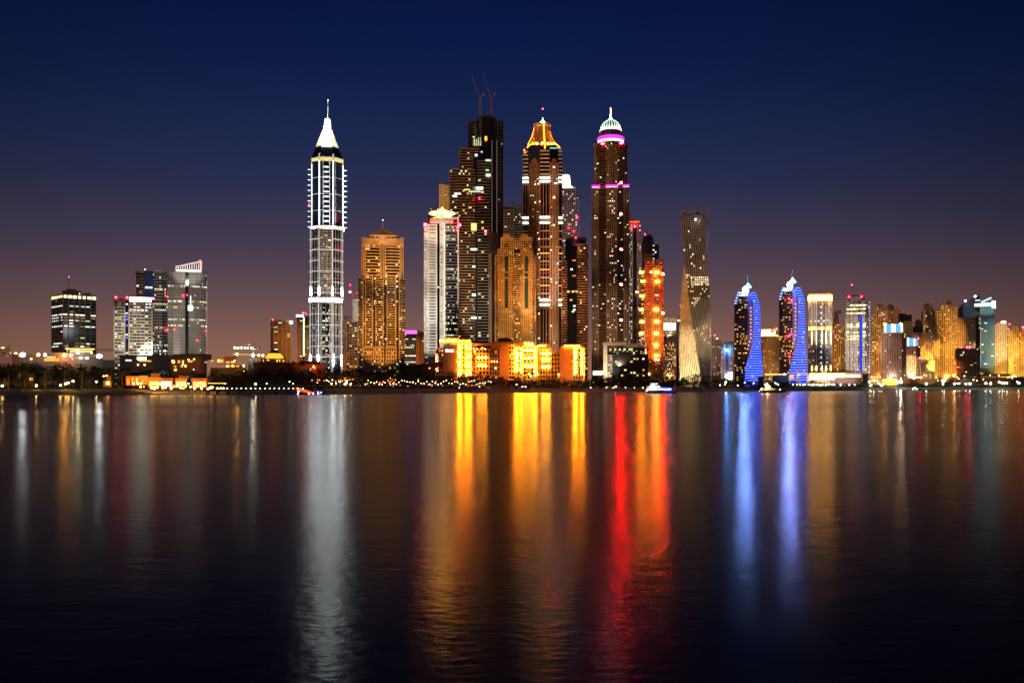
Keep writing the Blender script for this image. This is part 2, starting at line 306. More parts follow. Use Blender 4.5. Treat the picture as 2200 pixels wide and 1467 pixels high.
t.wing(up, 345, 486, style(wall=WHITE, glass=G_NAVY, fh=34, bh=.03, bay=40, pw=.02, out=.5, lit=0))
for k in range(5): t.prism(offset(lo, 1), 674 + 23 * k, 675.4 + 23 * k, WHITE, 'cornice')
# lit vertical columns
for q, w_ in ((686, 1.7), (716, 1.7)): t.block(q - w_, q + w_, 330, 486, .2, 4, WHITE, 'column')
for q in (669.6, 737.4): t.block(q - .9, q + .9, 345, 486, 17, 20, WHITE, 'column')
for q in (685.5, 714.5, 668, 735): t.block(q - 1.3, q + 1.3, 492, 640, (0 if 680 < q < 720 else 15.5), (3 if 680 < q < 720 else 18), WHITE, 'column')
for q in (684, 716, 666.5, 733.5): t.block(q - 1.4, q + 1.4, 652, 833, (-1.3 if 680 < q < 720 else 14), (3 if 680 < q < 720 else 18), WHITE, 'column')
t.block(693.5, 695, 335, 486, .3, 4, WHITE, 'column'); t.block(707.5, 709, 335, 486, .3, 4, WHITE, 'column')
LEDW = E('led_white', (.88, .96, 1), 3.4); LEDW2 = E('led_white_bright', (.92, .97, 1), 60)
b = MB(); b.prism([(t.X(701 + 7 * cos(a)), (2 - 5 * sin(a)) * t.sx) for a in [pi - pi * k / 8 for k in range(9)]][::1] if False else [(t.X(701 - 7 * cos(pi * k / 8)), (1.5 - 5 * sin(pi * k / 8)) * t.sx) for k in range(9)], 0, 2.0 * t.sz, WHITE)
balm = newmesh('balcony', b.v, b.f, b.m, b.i)
for k in range(13):
    y = 355 + 10.6 * k; link('balcony', balm, t.e, (0, 0, t.Z(y + 4))); t.block(696.5, 705.5, y + 4.1, y + 5.1, -2.2, -1.4, LEDW, 'balcony_light')
# side fins, each a wedge
b = MB(); b.add([(0, -1.6, 0), (0, 1.6, 0), (0, 0, 1.2), (0, 0, -1.2), (5.6, 0, .15)], [(0, 2, 4), (2, 1, 4), (1, 3, 4), (3, 0, 4), (0, 3, 1, 2)], WHITE); fm = newmesh('fin', b.v, b.f, b.m, b.i)
b = MB(); b.add([(0, -1.2, 0), (0, 1.2, 0), (0, 0, .5), (0, 0, -1.0), (5.4, 0, -.25)], [(0, 2, 4), (2, 1, 4), (1, 3, 4), (3, 0, 4), (0, 3, 1, 2)], LEDW)
fl = newmesh('fin_light', b.v, b.f, b.m, b.i)
for k in range(12):
    y = 361 + 11.3 * k
    for sd in (-1, 1):
        x = t.X(703.5 + sd * 34.8); f_ = link('fin', fm, t.e, (x, 20 * t.sx, t.Z(y)), (0, 0, 0 if sd > 0 else pi)); link('fin_light', fl, f_, (0, -1.7, .1), (0, 0, 0))
t.prism(offset(up, .8), 484, 487, WHITE, 'cornice'); t.prism(offset(up, 1.3), 487, 489.5, LEDW2, 'light_ring'); t.prism(offset(mi, 1), 490.5, 493, WHITE, 'cornice')
t.prism(offset(lo, 1.2), 636, 640, WHITE, 'cornice'); t.prism(offset(lo, .7), 640.5, 648, E('ring_glow', (.85, .96, 1), 34), 'light_ring'); t.prism(offset(lo, 1.2), 648.5, 651, WHITE, 'cornice')
for q in (668, 685.5, 714.5, 735): t.block(q - 1, q + 1, 616, 635, (-1.6 if 680 < q < 720 else 13), (-.6 if 680 < q < 720 else 14), LEDW2, 'wall_washer')
for q in (666.5, 684, 716, 733.5): t.block(q - 1.2, q + 1.2, 762, 785, (-2.3 if 680 < q < 720 else 12), (-1.4 if 680 < q < 720 else 13), LEDW2, 'wall_washer')
for q in (686, 716): t.block(q - .5, q + .5, 345, 484, -.6, -.1, LEDW, 'light_strip')
for q in (669.6, 737.4): t.block(q - .45, q + .45, 350, 484, 16, 16.6, LEDW, 'light_strip')
n1 = octo(679, 727, 11, 40, 9)
t.prism(up, 338, 345, E('storey_glow', (1, .80, .22), 1.0), 'lit_storey'); t.prism(up, 312, 338, G_BLACK, 'neck', n1)
t.prism(offset(up, .5), 336.5, 338.2, WHITE, 'cornice'); t.prism(offset(n1, .7), 311, 313, WHITE, 'cornice')
CROWN = E('crown_panel_glow', (.88, .98, 1), 22)
t.prism(octo(681, 725.5, 11, 38, 10), 275, 311, E('crown_side_glow', (1, .92, .62), 1.1), 'crown_panel', octo(693, 712, 4, 12, 24))
t.prism([(691.5, 5), (711.5, 5), (711, 14), (692, 14)], 250, 311, CROWN, 'crown_panel', [(698.5, 24), (708.5, 24), (708.5, 28), (698.5, 28)])
for a, c in ((689.5, 697.8), (713.5, 709.5)): t.rod((a, 345, 3), (c, 249, 24), 1.0, WHITE, 'crown_rib')
for a, c in ((679, 694), (727, 712)): t.rod((a, 312, 18), (c, 272, 28), .8, WHITE, 'crown_rib')
t.rod((704, 252, 26), (704.5, 213, 26), 1.1, WHITE, 'spire', .35); t.lathe(704.6, 26, [(.1, 214), (1.6, 212), (1.0, 210.5), (.2, 209)], WHITE, 'spire_lamp', 10); t.lamp(704.6, 207.5, 26, L_WHITE2, .5, 'spire_tip')
t.flood(702, 235, COOLC, 1.2, 90, 40, t.Z(320))
t.flood(701, 400, (.85, .93, 1), .9, 120, 26, 120); t.flood(701, 560, WHITEC, .22, 150, 26, 40); t.flood(701, 720, WHITEC, .34, 130, 36)
LT = E('line_led', (.95, .96, 1), .9)
for k in range(6): t.prism(offset(mi, 1.55), 513 + 23 * k, 514 + 23 * k, LT, 'light_ring'); t.prism(offset(lo, 1.75), 674.3 + 23 * k, 675.1 + 23 * k, LT, 'light_ring') if k < 5 else None
for q in (685.5, 714.5, 668, 735): t.block(q - .6, q + .6, 492, 636, (-1.0 if 680 < q < 720 else 14.5), (-.2 if 680 < q < 720 else 15.2), LT, 'light_strip'); t.block(q - 1.8, q - .6, 652, 800, (-2.3 if 680 < q < 720 else 13), (-1.5 if 680 < q < 720 else 13.6), LT, 'light_strip')

for k in range(10): t.lamp(rnd.uniform(690, 712), rnd.uniform(500, 760), -3, W2, .6, 'balcony_lamp')
t.lamp(664, 436, 20, L_RED, .5)
# ---- tower under construction
t = Tower('unfinished_tower', 'half-built tower of bare concrete floors with round core rising above', 757, 1350)
t.wing(corner(738, 745, 778, 20), 690, 833, style(wall=TAN, glass=G_BLACK, fh=5.4, bh=.38, bay=5.5, pw=.14, out=1.2, lit=.16, mats=[W1, W2, W5, W7], bands='sep'), 'floor_slab')
t.lathe(768, 6, [(12, 690), (12, 655), (13.5, 655), (13.5, 643), (11, 643)], GREY, 'core_shaft'); b = MB()
for k in range(9):
    x = 740 + 4.4 * k; b.abox(t.X(x) - .5, t.X(x) + .5, 3, 4, t.Z(692), t.Z(675), DARKC)
b.build('formwork_post', t.e, 'stuff'); t.block(740, 775, 680, 681, 2, 30, DARKC, 'floor_slab')
t.flood(757, 760, SODIUM, .42, 140, 34); t.flood(766, 660, (1, .68, .4), .55, 120, 20, 60)
def crane(name_label, x, Y, base, top, mast_y, jib, counter, m=ORANGE, lampm=None, grp=None, d=0):
    c = Tower('tower_crane', name_label, x, Y, 'crane', grp); r = .9
    b = MB(); z0, z1 = c.Z(base), c.Z(mast_y)
    for sx_ in (-1, 1):
        for sy_ in (-1, 1): b.rod((sx_ * 1.1, sy_ * 1.1 + d, z0), (sx_ * 1.1, sy_ * 1.1 + d, z1), .28, m)
    k = z0; s_ = 1
    while k < z1 - 3: b.rod((-1.1 * s_, d - 1.1, k), (1.1 * s_, d - 1.1, k + 3), .18, m); b.rod((-1.1, d + 1.1 * s_, k), (-1.1, d - 1.1 * s_, k + 3), .18, m); k += 3; s_ = -s_
    b.build('mast', c.e)
    def truss(a, e, w, nm):
        b = MB(); n = 14; from mathutils import Vector
        A = Vector((c.X(a[0]), d, c.Z(a[1]))); B = Vector((c.X(e[0]), d, c.Z(e[1]))); D = (B - A).normalized(); Nn = Vector((-D.z, 0, D.x))
        for q in (-w, w): b.rod(A + Nn * q, B + Nn * q * .5, .26, m)
        for k in range(n): p = A + (B - A) * k / n; p2 = A + (B - A) * (k + 1) / n; s_ = 1 if k % 2 else -1; b.rod(p + Nn * w * s_, p2 - Nn * w * s_, .16, m)
        return b.build(nm, c.e)
    truss((x, mast_y), jib, .9, 'jib'); truss((x, mast_y), counter, .8, 'counter_jib'); c.block(x - 2, x + 2, mast_y - 1.5, mast_y + 2.2, d - 2, d + 2, m, 'slewing_platform')
    c.block(counter[0] - 1.5, counter[0] + 1.5, counter[1], counter[1] + 4, d - 1, d + 1, GREY, 'counterweight')
    c.rod((x, mast_y, 0), ((x + counter[0]) / 2, mast_y - 12, 0), .25, m, 'top_brace'); return c
c = crane('orange crane on the half-built round core', 760, 1345, 645, 0, 635, (752, 613), (768, 628), d=4); c.lamp(752.5, 612, 0, L_RED, .6); c.block(749, 755, 625, 630, 0, 2, E('crane_board', (1, .95, .85), 1.2), 'sign_board')
# ---- golden tower with pyramid roof
t = Tower('pyramid_roof_tower', 'golden tower with pyramid roof and needle, stepped balconies down both flanks', 822, 1150)
t.wing(bow(783, 818, 3, 40, 6), 524, 590, style(wall=GOLD, glass=G_BLACK, fh=6.6, bh=.36, bay=30, pw=.05, out=1.3, lit=.13, mats=[W2, W1, W7], bands='sep', piers=False), 'balcony')
t.wing(bow(825, 861, 3, 40, 6), 524, 590, style(wall=GOLD, glass=G_BLACK, fh=6.6, bh=.36, bay=6, pw=.05, out=1.3, lit=.10, mats=[W2, W1, W7], bands='sep', piers=False), 'balcony')
for a, c_ in ((778, 784), (817, 827), (860, 866)): t.wing(rect(a, c_, 40, -1), 512 if a != 817 else 505, 600, style(wall=GOLD, glass=G_BLACK, fh=90, bh=.2, bay=3.2, pw=.55, out=.8, lit=0))
for a, c_ in ((784, 817), (827, 860)): t.prism(bow(a, c_, 3, 40, 5, -1.2), 512, 536 - 8, GOLD, 'parapet_wall')
t.block(814, 830, 518, 524, -4, 10, GOLD, 'cornice'); t.block(776, 785, 510, 514, -3, 40, GOLD, 'corner_pier'); t.block(859, 868, 510, 514, -3, 40, GOLD, 'corner_pier')
t.wing(rect(797, 848, 36, 4), 506, 514, style(wall=GOLD, glass=G_BLACK, fh=9, bh=.25, bay=8.5, pw=.3, out=.5, lit=0)); t.prism(rect(792, 854, 42, 1), 505, 507, TAN, 'eaves')
t.prism(rect(793, 853, 40, 2), 488, 505, TAN, 'pyramid_roof', rect(821.5, 824, 2, 21)); t.rod((822.5, 490, 22), (822.5, 470, 22), .7, STEEL, 'needle', .3); t.lamp(822.5, 469, 22, L_WHITE2, .45, 'needle_lamp')
gs = style(wall=GOLD, glass=G_BLACK, fh=5.35, bh=.42, bay=6, pw=.08, out=.6, lit=.09, mats=[W1, W2, W7], bands='sep', piers=False)
t.wing(ngon(774, 4.5, 6, 10, 4), 598, 833, gs, 'balcony'); t.wing(bow(787, 799, 2, 30, 4), 592, 833, gs, 'balcony'); t.wing(ngon(815.5, 8.5, 8, 12, -2), 592, 833, {**gs, 'lit': .14}, 'balcony')
t.wing(bow(833, 848, 2, 30, 4), 592, 833, gs, 'balcony'); t.wing(ngon(865, 5.5, 6, 10, 4), 598, 833, gs, 'balcony')
t.wing(rect(779, 862, 36, 5), 590, 833, style(wall=GOLD, glass=G_BLACK, fh=5.35, bh=.12, bay=6, pw=.2, out=.4, lit=.13, mats=[W2, W6, W4, W1], piers=False))
for a, c_ in ((779, 781.5), (784, 786), (800, 801.6), (807, 808), (822.6, 823.8), (830.6, 832), (849, 851.5), (857, 859)): t.block(a, c_, 590, 833, .5, 8, GOLD, 'column')
t.prism(rect(776, 868, 30, 1), 588, 591, GOLD, 'cornice')
for a, c_ in ((783, 803), (807, 824), (830, 851)): t.wing(rect(a, c_, 10, -1.4), 745, 833, style(wall=GOLD, glass=G_BLACK, fh=8, bh=.4, bay=5, pw=.45, out=.8, lit=.2, mats=[W1, W7]))
t.flood(822, 560, SODIUM, .75, 150, 22, 70); t.flood(822, 720, SODIUM, .85, 120, 36); t.flood(800, 650, (1, .5, .15), .3, 170, 30); t.flood(825, 490, (1, .6, .35), .4, 130, 16, 120)
# ---- magenta topped glass block
t = Tower('glass_block', 'small glass block with magenta lit roof edge beside the gold tower', 889, 1800)
t.wing(rect(869, 894, 30), 717, 833, style(wall=GREY, glass=G_BROWN, fh=4.4, bh=.25, bay=4, pw=.1, out=.5, lit=.13, mats=[W6, W2, W4], row=True)); t.wing(rect(895, 911, 30, 3), 712, 833, style(wall=TERRA, glass=G_BROWN, fh=4.4, bh=.45, bay=5, pw=.5, out=.5, lit=.04))
t.prism(rect(869, 899, 24, -1), 710, 716, E('magenta_roof_glow', (1, .08, .8), 3.0), 'roof_band'); t.block(896, 901, 709, 833, -1.5, 5, TERRA, 'column'); t.flood(890, 770, SODIUM, .35, 150, 30)
# ---- white tower with halo crown
t = Tower('halo_crown_tower', 'white tower with glowing golden ring crown and dark curved glass front', 950, 1050)
t.wing(rect(912, 919, 30, 1), 481, 833, style(wall=WHITE, glass=G_BLACK, fh=6.4, bh=.55, bay=4.6, pw=.5, out=.8, lit=.35, mats=[W2, W4, W7]))
t.wing(rect(920, 938, 30, -.5), 482, 833, style(wall=WHITE, glass=G_BLACK, fh=6.4, bh=.68, bay=15, pw=.28, out=.8, lit=.06, mats=[W2, W4], bands='sep', piers=True))
t.wing(rect(938, 945, 30, 4), 478, 833, style(wall=G_BLACK, glass=G_BLACK, fh=6.4, bh=.1, bay=7, pw=.05, out=.2, lit=.05, mats=[W2, W4]))
t.wing(rect(946, 951, 30, 0), 462, 833, style(wall=WHITE, glass=G_BLACK, fh=6.4, bh=.6, bay=5, pw=.35, out=.8, lit=.72, mats=[W7, W2, W7]))
t.block(950.6, 955, 462, 833, -.6, 8, WHITE, 'column'); t.block(918.4, 920.5, 482, 833, -1.4, 2, WHITE, 'column')
t.wing(bow(955, 983, 4, 30, 8, 2), 465, 833, style(wall=ROSE, glass=G_NAVY, fh=6.5, wh=.5, bh=.13, bay=3.6, pw=.04, out=.5, lit=.3, mats=[W4, W2, W4, W5], row=True, bands='sep', piers=False))
t.block(983, 986, 465, 833, 3, 12, WHITE, 'column')
t.wing(rect(919, 947, 26, 4), 462, 483, style(wall=DARKC, glass=G_BLACK, fh=5, bh=.15, bay=40, pw=.02, out=.2, lit=0))
t.prism(bow(918, 981, 6, 40, 8, 1), 466, 476, WHITE, 'drum', bow(920, 979, 6, 38, 8, 2)) if False else t.lathe(949, 22, [(31, 480), (32, 476), (31, 469), (26, 467)], WHITE, 'drum', 28)
t.lathe(949.5, 22, [(19, 468), (20, 460), (20, 456)], L_HALO, 'crown_drum', 28); t.lathe(949.5, 22, [(20, 456.5), (27, 455), (27.5, 452), (20, 450)], L_HALO, 'crown_ring', 32); t.lathe(949.5, 22, [(29.5, 455), (30, 453.6), (29.5, 452)], GOLD, 'crown_rim', 32)
t.lathe(950, 22, [(3.5, 450), (3, 446), (.4, 442)], L_HALO, 'crown_finial', 12)
t.rod((930, 451, 22), (925, 444, 22), .3, STEEL, 'aerial'); t.block(954.5, 956.5, 478, 790, -1, -.4, E('column_glow', (1, .9, .7), 1.1), 'light_strip')
for q, y in ((913, 483), (950.5, 478), (988, 484)): t.lamp(q, y, -2, L_RED, 1.6)
t.flood(930, 700, WHITEC, .48, 110, 34); t.flood(950, 560, (1, .80, .60), .36, 130, 24, 60); t.flood(950, 474, (1, .7, .5), .5, 60, 50, 150); t.flood(916, 600, WHITEC, .35, 130, 40)
# gold slab behind
t = Tower('slab_tower', 'plain golden slab tower showing behind the ring crown tower', 958, 1500)
t.wing(rect(944, 953, 30), 396, 833, style(wall=GOLD, glass=G_BLACK, fh=5.5, bh=.8, bay=9, pw=.5, out=.6, lit=0)); t.wing(rect(954, 972, 30, 2), 398, 833, style(wall=GOLD, glass=G_BLACK, fh=5.5, bh=.6, bay=6, pw=.6, out=.6, lit=.03)); t.rod((956, 396, 5), (956, 391, 5), .4, STEEL, 'mast')
t.flood(957, 425, (1, .6, .2), .5, 250, 14, 120)
# ---- tall dark stepped tower, unfinished
t = Tower('stepped_dark_tower', 'tallest dark tower, stepped and unfinished at the top, below the two roof cranes', 1030, 1300)
ds = style(wall=TAN, glass=G_BLACK, fh=6.0, bh=.36, bay=4.2, pw=.05, out=1.2, lit=.05, mats=[W1, W2, W7, W4], bands='sep', piers=False)
t.wing([(967, 3), (985, 0), (1003, 2), (1014, 0), (1020, 4), (1020, 40), (967, 40)], 364, 833, {**ds, 'lit': .10}); t.wing(rect(988, 1028, 34, 5), 318, 366, ds)
t.wing(rect(1007, 1034, 34, 8), 258, 320, style(wall=DARKC, glass=G_BLACK, fh=6, bh=.25, bay=7, pw=.14, out=1, lit=.10, mats=[W5, W4], bands='sep'), 'floor_slab')
t.prism(rect(1017, 1040, 30, 3), 330, 833, G_NAVY, 'glass_shaft'); t.prism(rect(1026, 1064, 30, 6), 250, 520, G_BLACK, 'glass_shaft')
t.prism(rect(1034, 1058, 20, 12), 244, 251, DARKC, 'plant_room'); t.wing(rect(1058, 1081, 34, 7), 256, 833, style(wall=DARKC, glass=G_BLACK, fh=6, bh=.15, bay=5.5, pw=.2, out=.6, lit=.015, mats=[W5])); t.block(1078, 1080.5, 251, 262, 8, 12, DARKC, 'hoist_mast')
t.wing([(1027, 2), (1040, 0), (1052, 3), (1052, 30), (1027, 30)], 345, 833, style(wall=GREY, glass=G_BLACK, fh=6.4, bh=.26, bay=7, pw=.05, out=1.3, lit=.07, mats=[W1, W2, W7, W4], bands='sep', piers=False), 'balcony')
t.prism(rect(1050, 1072, 16, 1), 500, 545, DARKC, 'glass_shaft')
for q in (1057, 1067.5): t.block(q - .5, q + .5, 300, 545 if q < 1060 else 740, 4, 5, E('seam_glow', (.55, .38, .36), .35, False), 'light_strip')
for q in (1050.5, 1054.5): t.block(q - .7, q + .7, 545, 740, 0, 1.5, GOLD, 'light_strip')
for q, y, w_, h_, m in ((1023, 334, 6, 5, W6), (1035, 327, 4, 3, W4), (1049, 345, 12, 4, W4), (1047, 366, 7, 3, W4), (1049, 377, 10, 5, W2), (1030, 405, 16, 6, W2), (1020, 412, 26, 3, W4), (1018, 488, 12, 16, W7), (1018, 536, 14, 4, W2), (1018, 573, 7, 4, W6), (1018, 634, 8, 5, W2), (1018, 683, 12, 5, W6), (1044, 298, 5, 9, L_AMBER), (983, 417, 14, 3, W2), (977, 422, 10, 4, W6), (1003, 408, 12, 2.5, W7)): t.block(q - w_ / 2, q + w_ / 2, y - h_ / 2, y + h_ / 2, -1.9, -1.3, m, 'lit_bay')
for y in range(0, 14): t.lamp(1022 + rnd.uniform(-3, 3), 270 + y * 3, 6, W5, .5, 'work_lamp')
for k in range(9): t.block(1016 + k * 2.2, 1017.5 + k * 2.2, 300 + rnd.uniform(-8, 2), 312, 6, 6.5, W4 if k % 2 else W5, 'work_light')
t.lamp(1030, 427, -3, L_RED, .8); t.lamp(1043, 497, -2, L_RED, 1.2)
t.flood(990, 430, (1, .55, .26), .19, 260, 22); t.flood(1000, 620, (1, .7, .45), .22, 180, 30); t.flood(1040, 680, (1, .75, .55), .3, 150, 26); t.flood(1003, 560, (1, .6, .2), .2, 150, 22)
crane('brown crane on the dark stepped tower, mast running down its face', 1032, 1290, 304, 0, 214, (1012, 162), (1039, 201), wallm('dull_crane_paint', (.20, .13, .08)), d=0, grp=None)
crane('red-brown crane on the roof of the dark stepped tower, behind the other crane', 1055.5, 1305, 248, 0, 212, (1038, 158), (1063, 199), wallm('dark_red_crane_paint', (.28, .07, .04)), d=6)
t.flood(1040, 210, (1, .6, .4), .14, 120, 40, t.Z(330))
# ---- ornate orange tower
t = Tower('ornate_tower', 'ornate orange sandstone tower with stepped gables and rounded bays', 1107, 1150)
os_ = style(wall=GOLD, glass=G_BLACK, fh=4.9, bh=.42, bay=4.2, pw=.45, out=.9, lit=.05, mats=[W4, W7, W6, W1])
t.wing(rect(1064, 1150, 36, 4), 552, 833, os_); t.wing(rect(1070, 1144, 36, 2), 535, 553, os_); t.wing(rect(1077, 1142, 34, 0), 512, 536, os_)
for a in (1077, 1116): t.prism(rect(a, a + 26, 14, -2), 510, 516, GOLD, 'gable'); t.prism(rect(a + 4, a + 18, 8, -1), 503, 510, GOLD, 'gable')
t.wing(ngon(1111, 8, 6, 12, -3), 545, 833, style(wall=GOLD, glass=G_BLACK, fh=4.9, bh=.42, bay=3, pw=.1, out=1, lit=.12, mats=[W7, W4, W1], bands='sep', piers=False), 'balcony')
t.prism(rect(1104, 1118, 8, -1), 520, 546, G_BROWN, 'roof_hatch', rect(1107, 1115, 6, 2))
for a in (1085, 1128):
    t.prism(rect(a, a + 6, 6, -.5), 551, 662, G_TEAL, 'glass_slot'); t.prism(rect(a, a + 6, 6, -1.4), 522, 532, G_BLACK, 'gable_window')
    for y in (585, 597): t.block(a - 1, a + 7, y - 1, y + 1, -1.2, 1, GOLD, 'transom')
for x in (1064, 1144): t.wing(ngon(x + 3, 3.5, 5, 8, 1), 549, 833, {**os_, 'piers': False}, 'balcony')
for y in (548, 575, 600, 668): t.prism(rect(1063.5, 1150.5, 36, 2.6), y, y + 1.2, GOLD, 'cornice')
t.flood(1100, 560, (1, .42, .08), .50, 130, 34, 26); t.flood(1107, 720, (1, .52, .14), .75, 100, 45); t.flood(1140, 640, (1, .34, .04), .5, 120, 34)
# dark one behind
t = Tower('curved_balcony_tower', 'dim tower with curved grey balconies rising behind the ornate orange tower', 1104, 1500)
t.wing(rect(1083, 1103, 30, 4), 450, 833, style(wall=TAN, glass=G_BLACK, fh=5.5, bh=.4, bay=6, pw=.2, out=1, lit=.13, mats=[W7, W1, W4])); t.wing(bow(1103, 1126, 6, 30, 6), 446, 833, style(wall=GREY, glass=G_BLACK, fh=5.5, bh=.42, bay=6, pw=.1, out=1.2, lit=.06, mats=[W4, W7], bands='sep', piers=False), 'balcony')
t.prism(rect(1100, 1124, 20, 6), 438, 446, ROSE, 'roof_block', rect(1108, 1124, 18, 7)); t.prism(rect(1082, 1104, 25, 4), 444, 450, DARKC, 'roof_block'); t.rod((1101, 440, 8), (1100, 430, 8), .8, DARKC, 'hoist')
t.flood(1104, 480, (1, .72, .5), .12, 250, 20)
# ---- tower with orange lattice crown
t = Tower('lattice_crown_tower', 'brown stone tower with flaring orange lattice crown and white globe on top', 1165, 1200)
bs = style(wall=BROWN, glass=G_BLACK, fh=5, bh=.38, bay=4, pw=.45, out=.7, lit=.05, mats=[W2, W1, W4])
t.prism([(1130, 4), (1162, 0), (1200, 4), (1202, 40), (1130, 40)], 310, 395, G_BLACK, 'upper_shaft')
t.wing([(1128, 4), (1150, 1), (1184, 1), (1206, 4), (1206, 40), (1128, 40)], 394, 833, {**bs, 'bay': 3.5})
for a, c_ in ((1138, 1158), (1182, 1199)):
    t.wing(rect(a, c_, 12, -2.4), 352, 833, {**bs, 'wall': ROSE if a > 1170 else BROWN, 'bay': 5.5, 'pw': .5, 'bh': .45}); m_ = (a + c_) / 2
    t.prism(rect(a + 3, c_ - 3, 10, -2.4), 346, 352, BROWN, 'gable'); t.prism(rect(m_ - 4, m_ + 4, 8, -2.4), 341, 346, BROWN, 'gable'); t.block(m_ - 3, m_ + 3, 362, 388, -3.3, -2, G_NAVY, 'glass_slot')
for a, c_ in ((1124, 1134), (1161, 1180), (1200, 1208)):
    f0 = -5 if a == 1161 else 0
    t.wing(rect(a, c_, 10, f0), 480, 640, style(wall=BROWN, glass=G_BLACK, fh=17, bh=.06, bay=6, pw=.35, out=.8, lit=.0)); t.wing(rect(a, c_, 10, f0), 394, 466, style(wall=BROWN, glass=G_BLACK, fh=72, bh=.05, bay=6, pw=.35, out=.8, lit=0)); t.wing(rect(a, c_, 10, f0), 660, 833, style(wall=BROWN, glass=G_BLACK, fh=172, bh=.02, bay=6, pw=.35, out=.8, lit=0))
    for k in range(7): t.prism([(a - .5, f0 - 1.5), (c_ + .5, f0 - 1.5), (c_ + .5, f0 + 8), (a - .5, f0 + 8)], 324 + 8.3 * k, 326.6 + 8.3 * k, CREAM, 'balcony')
    for y in (383, 391, 468, 479.5, 645, 655): t.block(a - 1, c_ + 1, y - 1.6, y + 1.6, f0 - 2.2, f0 + 2, E('balcony_ring_glow', (.92, 1, .88), 6), 'light_ring')
    for k, y in enumerate((497, 514, 531, 545, 562, 580, 597, 614, 631)): t.block(a - 1, c_ + 1, y - .9, y + .9, f0 - 1.9, f0 + 1, E('orange_ring_glow', (1, .22, .03), 3.2) if k in (3, 5, 7) else CREAM, 'light_ring' if k in (3, 5, 7) else 'cornice')
    t.prism(rect(a, c_, 10, f0 + .5), 330, 395, G_BLACK, 'bay_window'); t.prism(rect(a, c_, 10, f0 + .5), 640, 660, BROWN, 'bay_wall'); t.prism(rect(a, c_, 10, f0 + .5), 466, 480, BROWN, 'bay_wall')
# crown: concave flare, lattice of bars, glowing neon edges
import itertools
def ccx(sd, q): return 1165 + sd * (36 * (1 - q) ** 1.9 + 18.5 * (1 - (1 - q) ** 1.9) - 1)   # q 0 base .. 1 top
yb_, yt_ = 312, 266
NE = E('orange_neon', (1, .22, .015), 9); LB = wallm('lattice_bar', (.65, .40, .12)); KN = E('lattice_glow', (1, .42, .05), 3.4)
prof = [(ccx(1, q / 8) - 1165, yb_ + (yt_ - yb_) * q / 8) for q in range(9)]
t.lathe(1165, 22, [(r * .78, y) for r, y in prof], BROWN, 'crown_core', 20)
b = MB()
for k in range(26):
    for s_ in (-1, 1):
        pts = []
        for j in range(9):
            q = j / 8; r = (ccx(1, q) - 1165); a = 2 * pi * k / 26 + s_ * q * 1.0; pts.append((t.X(1165 + r * cos(a)), (22 + r * sin(a) * .7) * t.sx, t.Z(yb_ + (yt_ - yb_) * q)))
        for p, q_ in zip(pts, pts[1:]): b.rod(p, q_, .42, LB, 3)
b.build('lattice', t.e, 'stuff')
t.lathe(1165, 22, [(18.5, 268), (19.5, 264), (20, 262)], CREAM, 'crown_cap', 16); t.lathe(1165, 22, [(12, 262), (5, 260), (4, 259)], GREY, 'cap_roof', 12)
def neon(pts, r=.55):
    b = MB()
    for p, q_ in zip(pts, pts[1:]): b.rod((t.X(p[0]), p[2] * t.sx, t.Z(p[1])), (t.X(q_[0]), q_[2] * t.sx, t.Z(q_[1])), r, NE)
    b.build('neon_tube', t.e)
neon([(ccx(-1, q / 8) + 1, yb_ + (262 - yb_) * q / 8 - 2, 20) for q in range(9)]); neon([(1168, 265, 0), (1169, 290, -1), (1171, 320, -3)], .8); neon([(ccx(1, q / 8) - 1, yb_ - 30 * q / 8 - 2, 14) for q in range(9)], .35)
neon([(1132, 317, 4), (1137, 311, 3), (1146, 308.5, 1), (1156, 308.5, 0), (1165, 312, -1)], .7); neon([(1176, 312, -1), (1184, 308.5, 0), (1192, 309, 1), (1199, 313, 3), (1203, 318, 5)], .7); neon([(1126, 320, 4), (1128.5, 328, 4)], .7)
t.lathe(1166, 22, [(1, 263), (5.5, 261), (6.4, 258.5), (5, 256), (1, 254)], E('globe_glow', (1, .95, .75), 14), 'globe', 14); t.lathe(1166, 22, [(2.2, 254), (1.1, 250), (.3, 246)], E('finial_glow', (.5, .6, 1), 7), 'finial', 8); t.rod((1166, 250, 22), (1166, 228, 22), .3, STEEL, 'mast', .15); t.lamp(1166, 228, 22, L_RED, .8)
for k in range(16): a = 2 * pi * k / 16; t.lamp(1165 + 31 * cos(a), 309, 22 + 27 * sin(a), E('crown_uplight', (1, .45, .05), 420), .7, 'uplight')
for y in (361, 426, 485): t.beacon(1190, y, -7, 3.4)
t.block(1181, 1199, 317, 320, .3, 1, E('band_teal', (.3, .8, .8), .7, False), 'light_strip')
for x, y in ((1150, 397), (1157, 396), (1161, 395), (1168, 394), (1176, 394), (1192, 395), (1196, 395), (1150, 436), (1160, 434), (1158, 514), (1180, 514), (1158, 537), (1159, 554), (1184, 509), (1184, 538), (1198, 567), (1184, 600), (1195, 608), (1158, 640), (1180, 638), (1158, 674), (1174, 718), (1158, 727), (1184, 700)): t.lamp(x, y, -4, W2, 1.2, 'balcony_lamp')
t.flood(1165, 350, (1, .62, .35), .30, 120, 20, 100); t.flood(1150, 560, (1, .50, .22), .40, 120, 30, 40); t.flood(1190, 600, (1, .78, .60), .40, 120, 22, 40); t.flood(1165, 740, (1, .60, .32), .55, 110, 36)
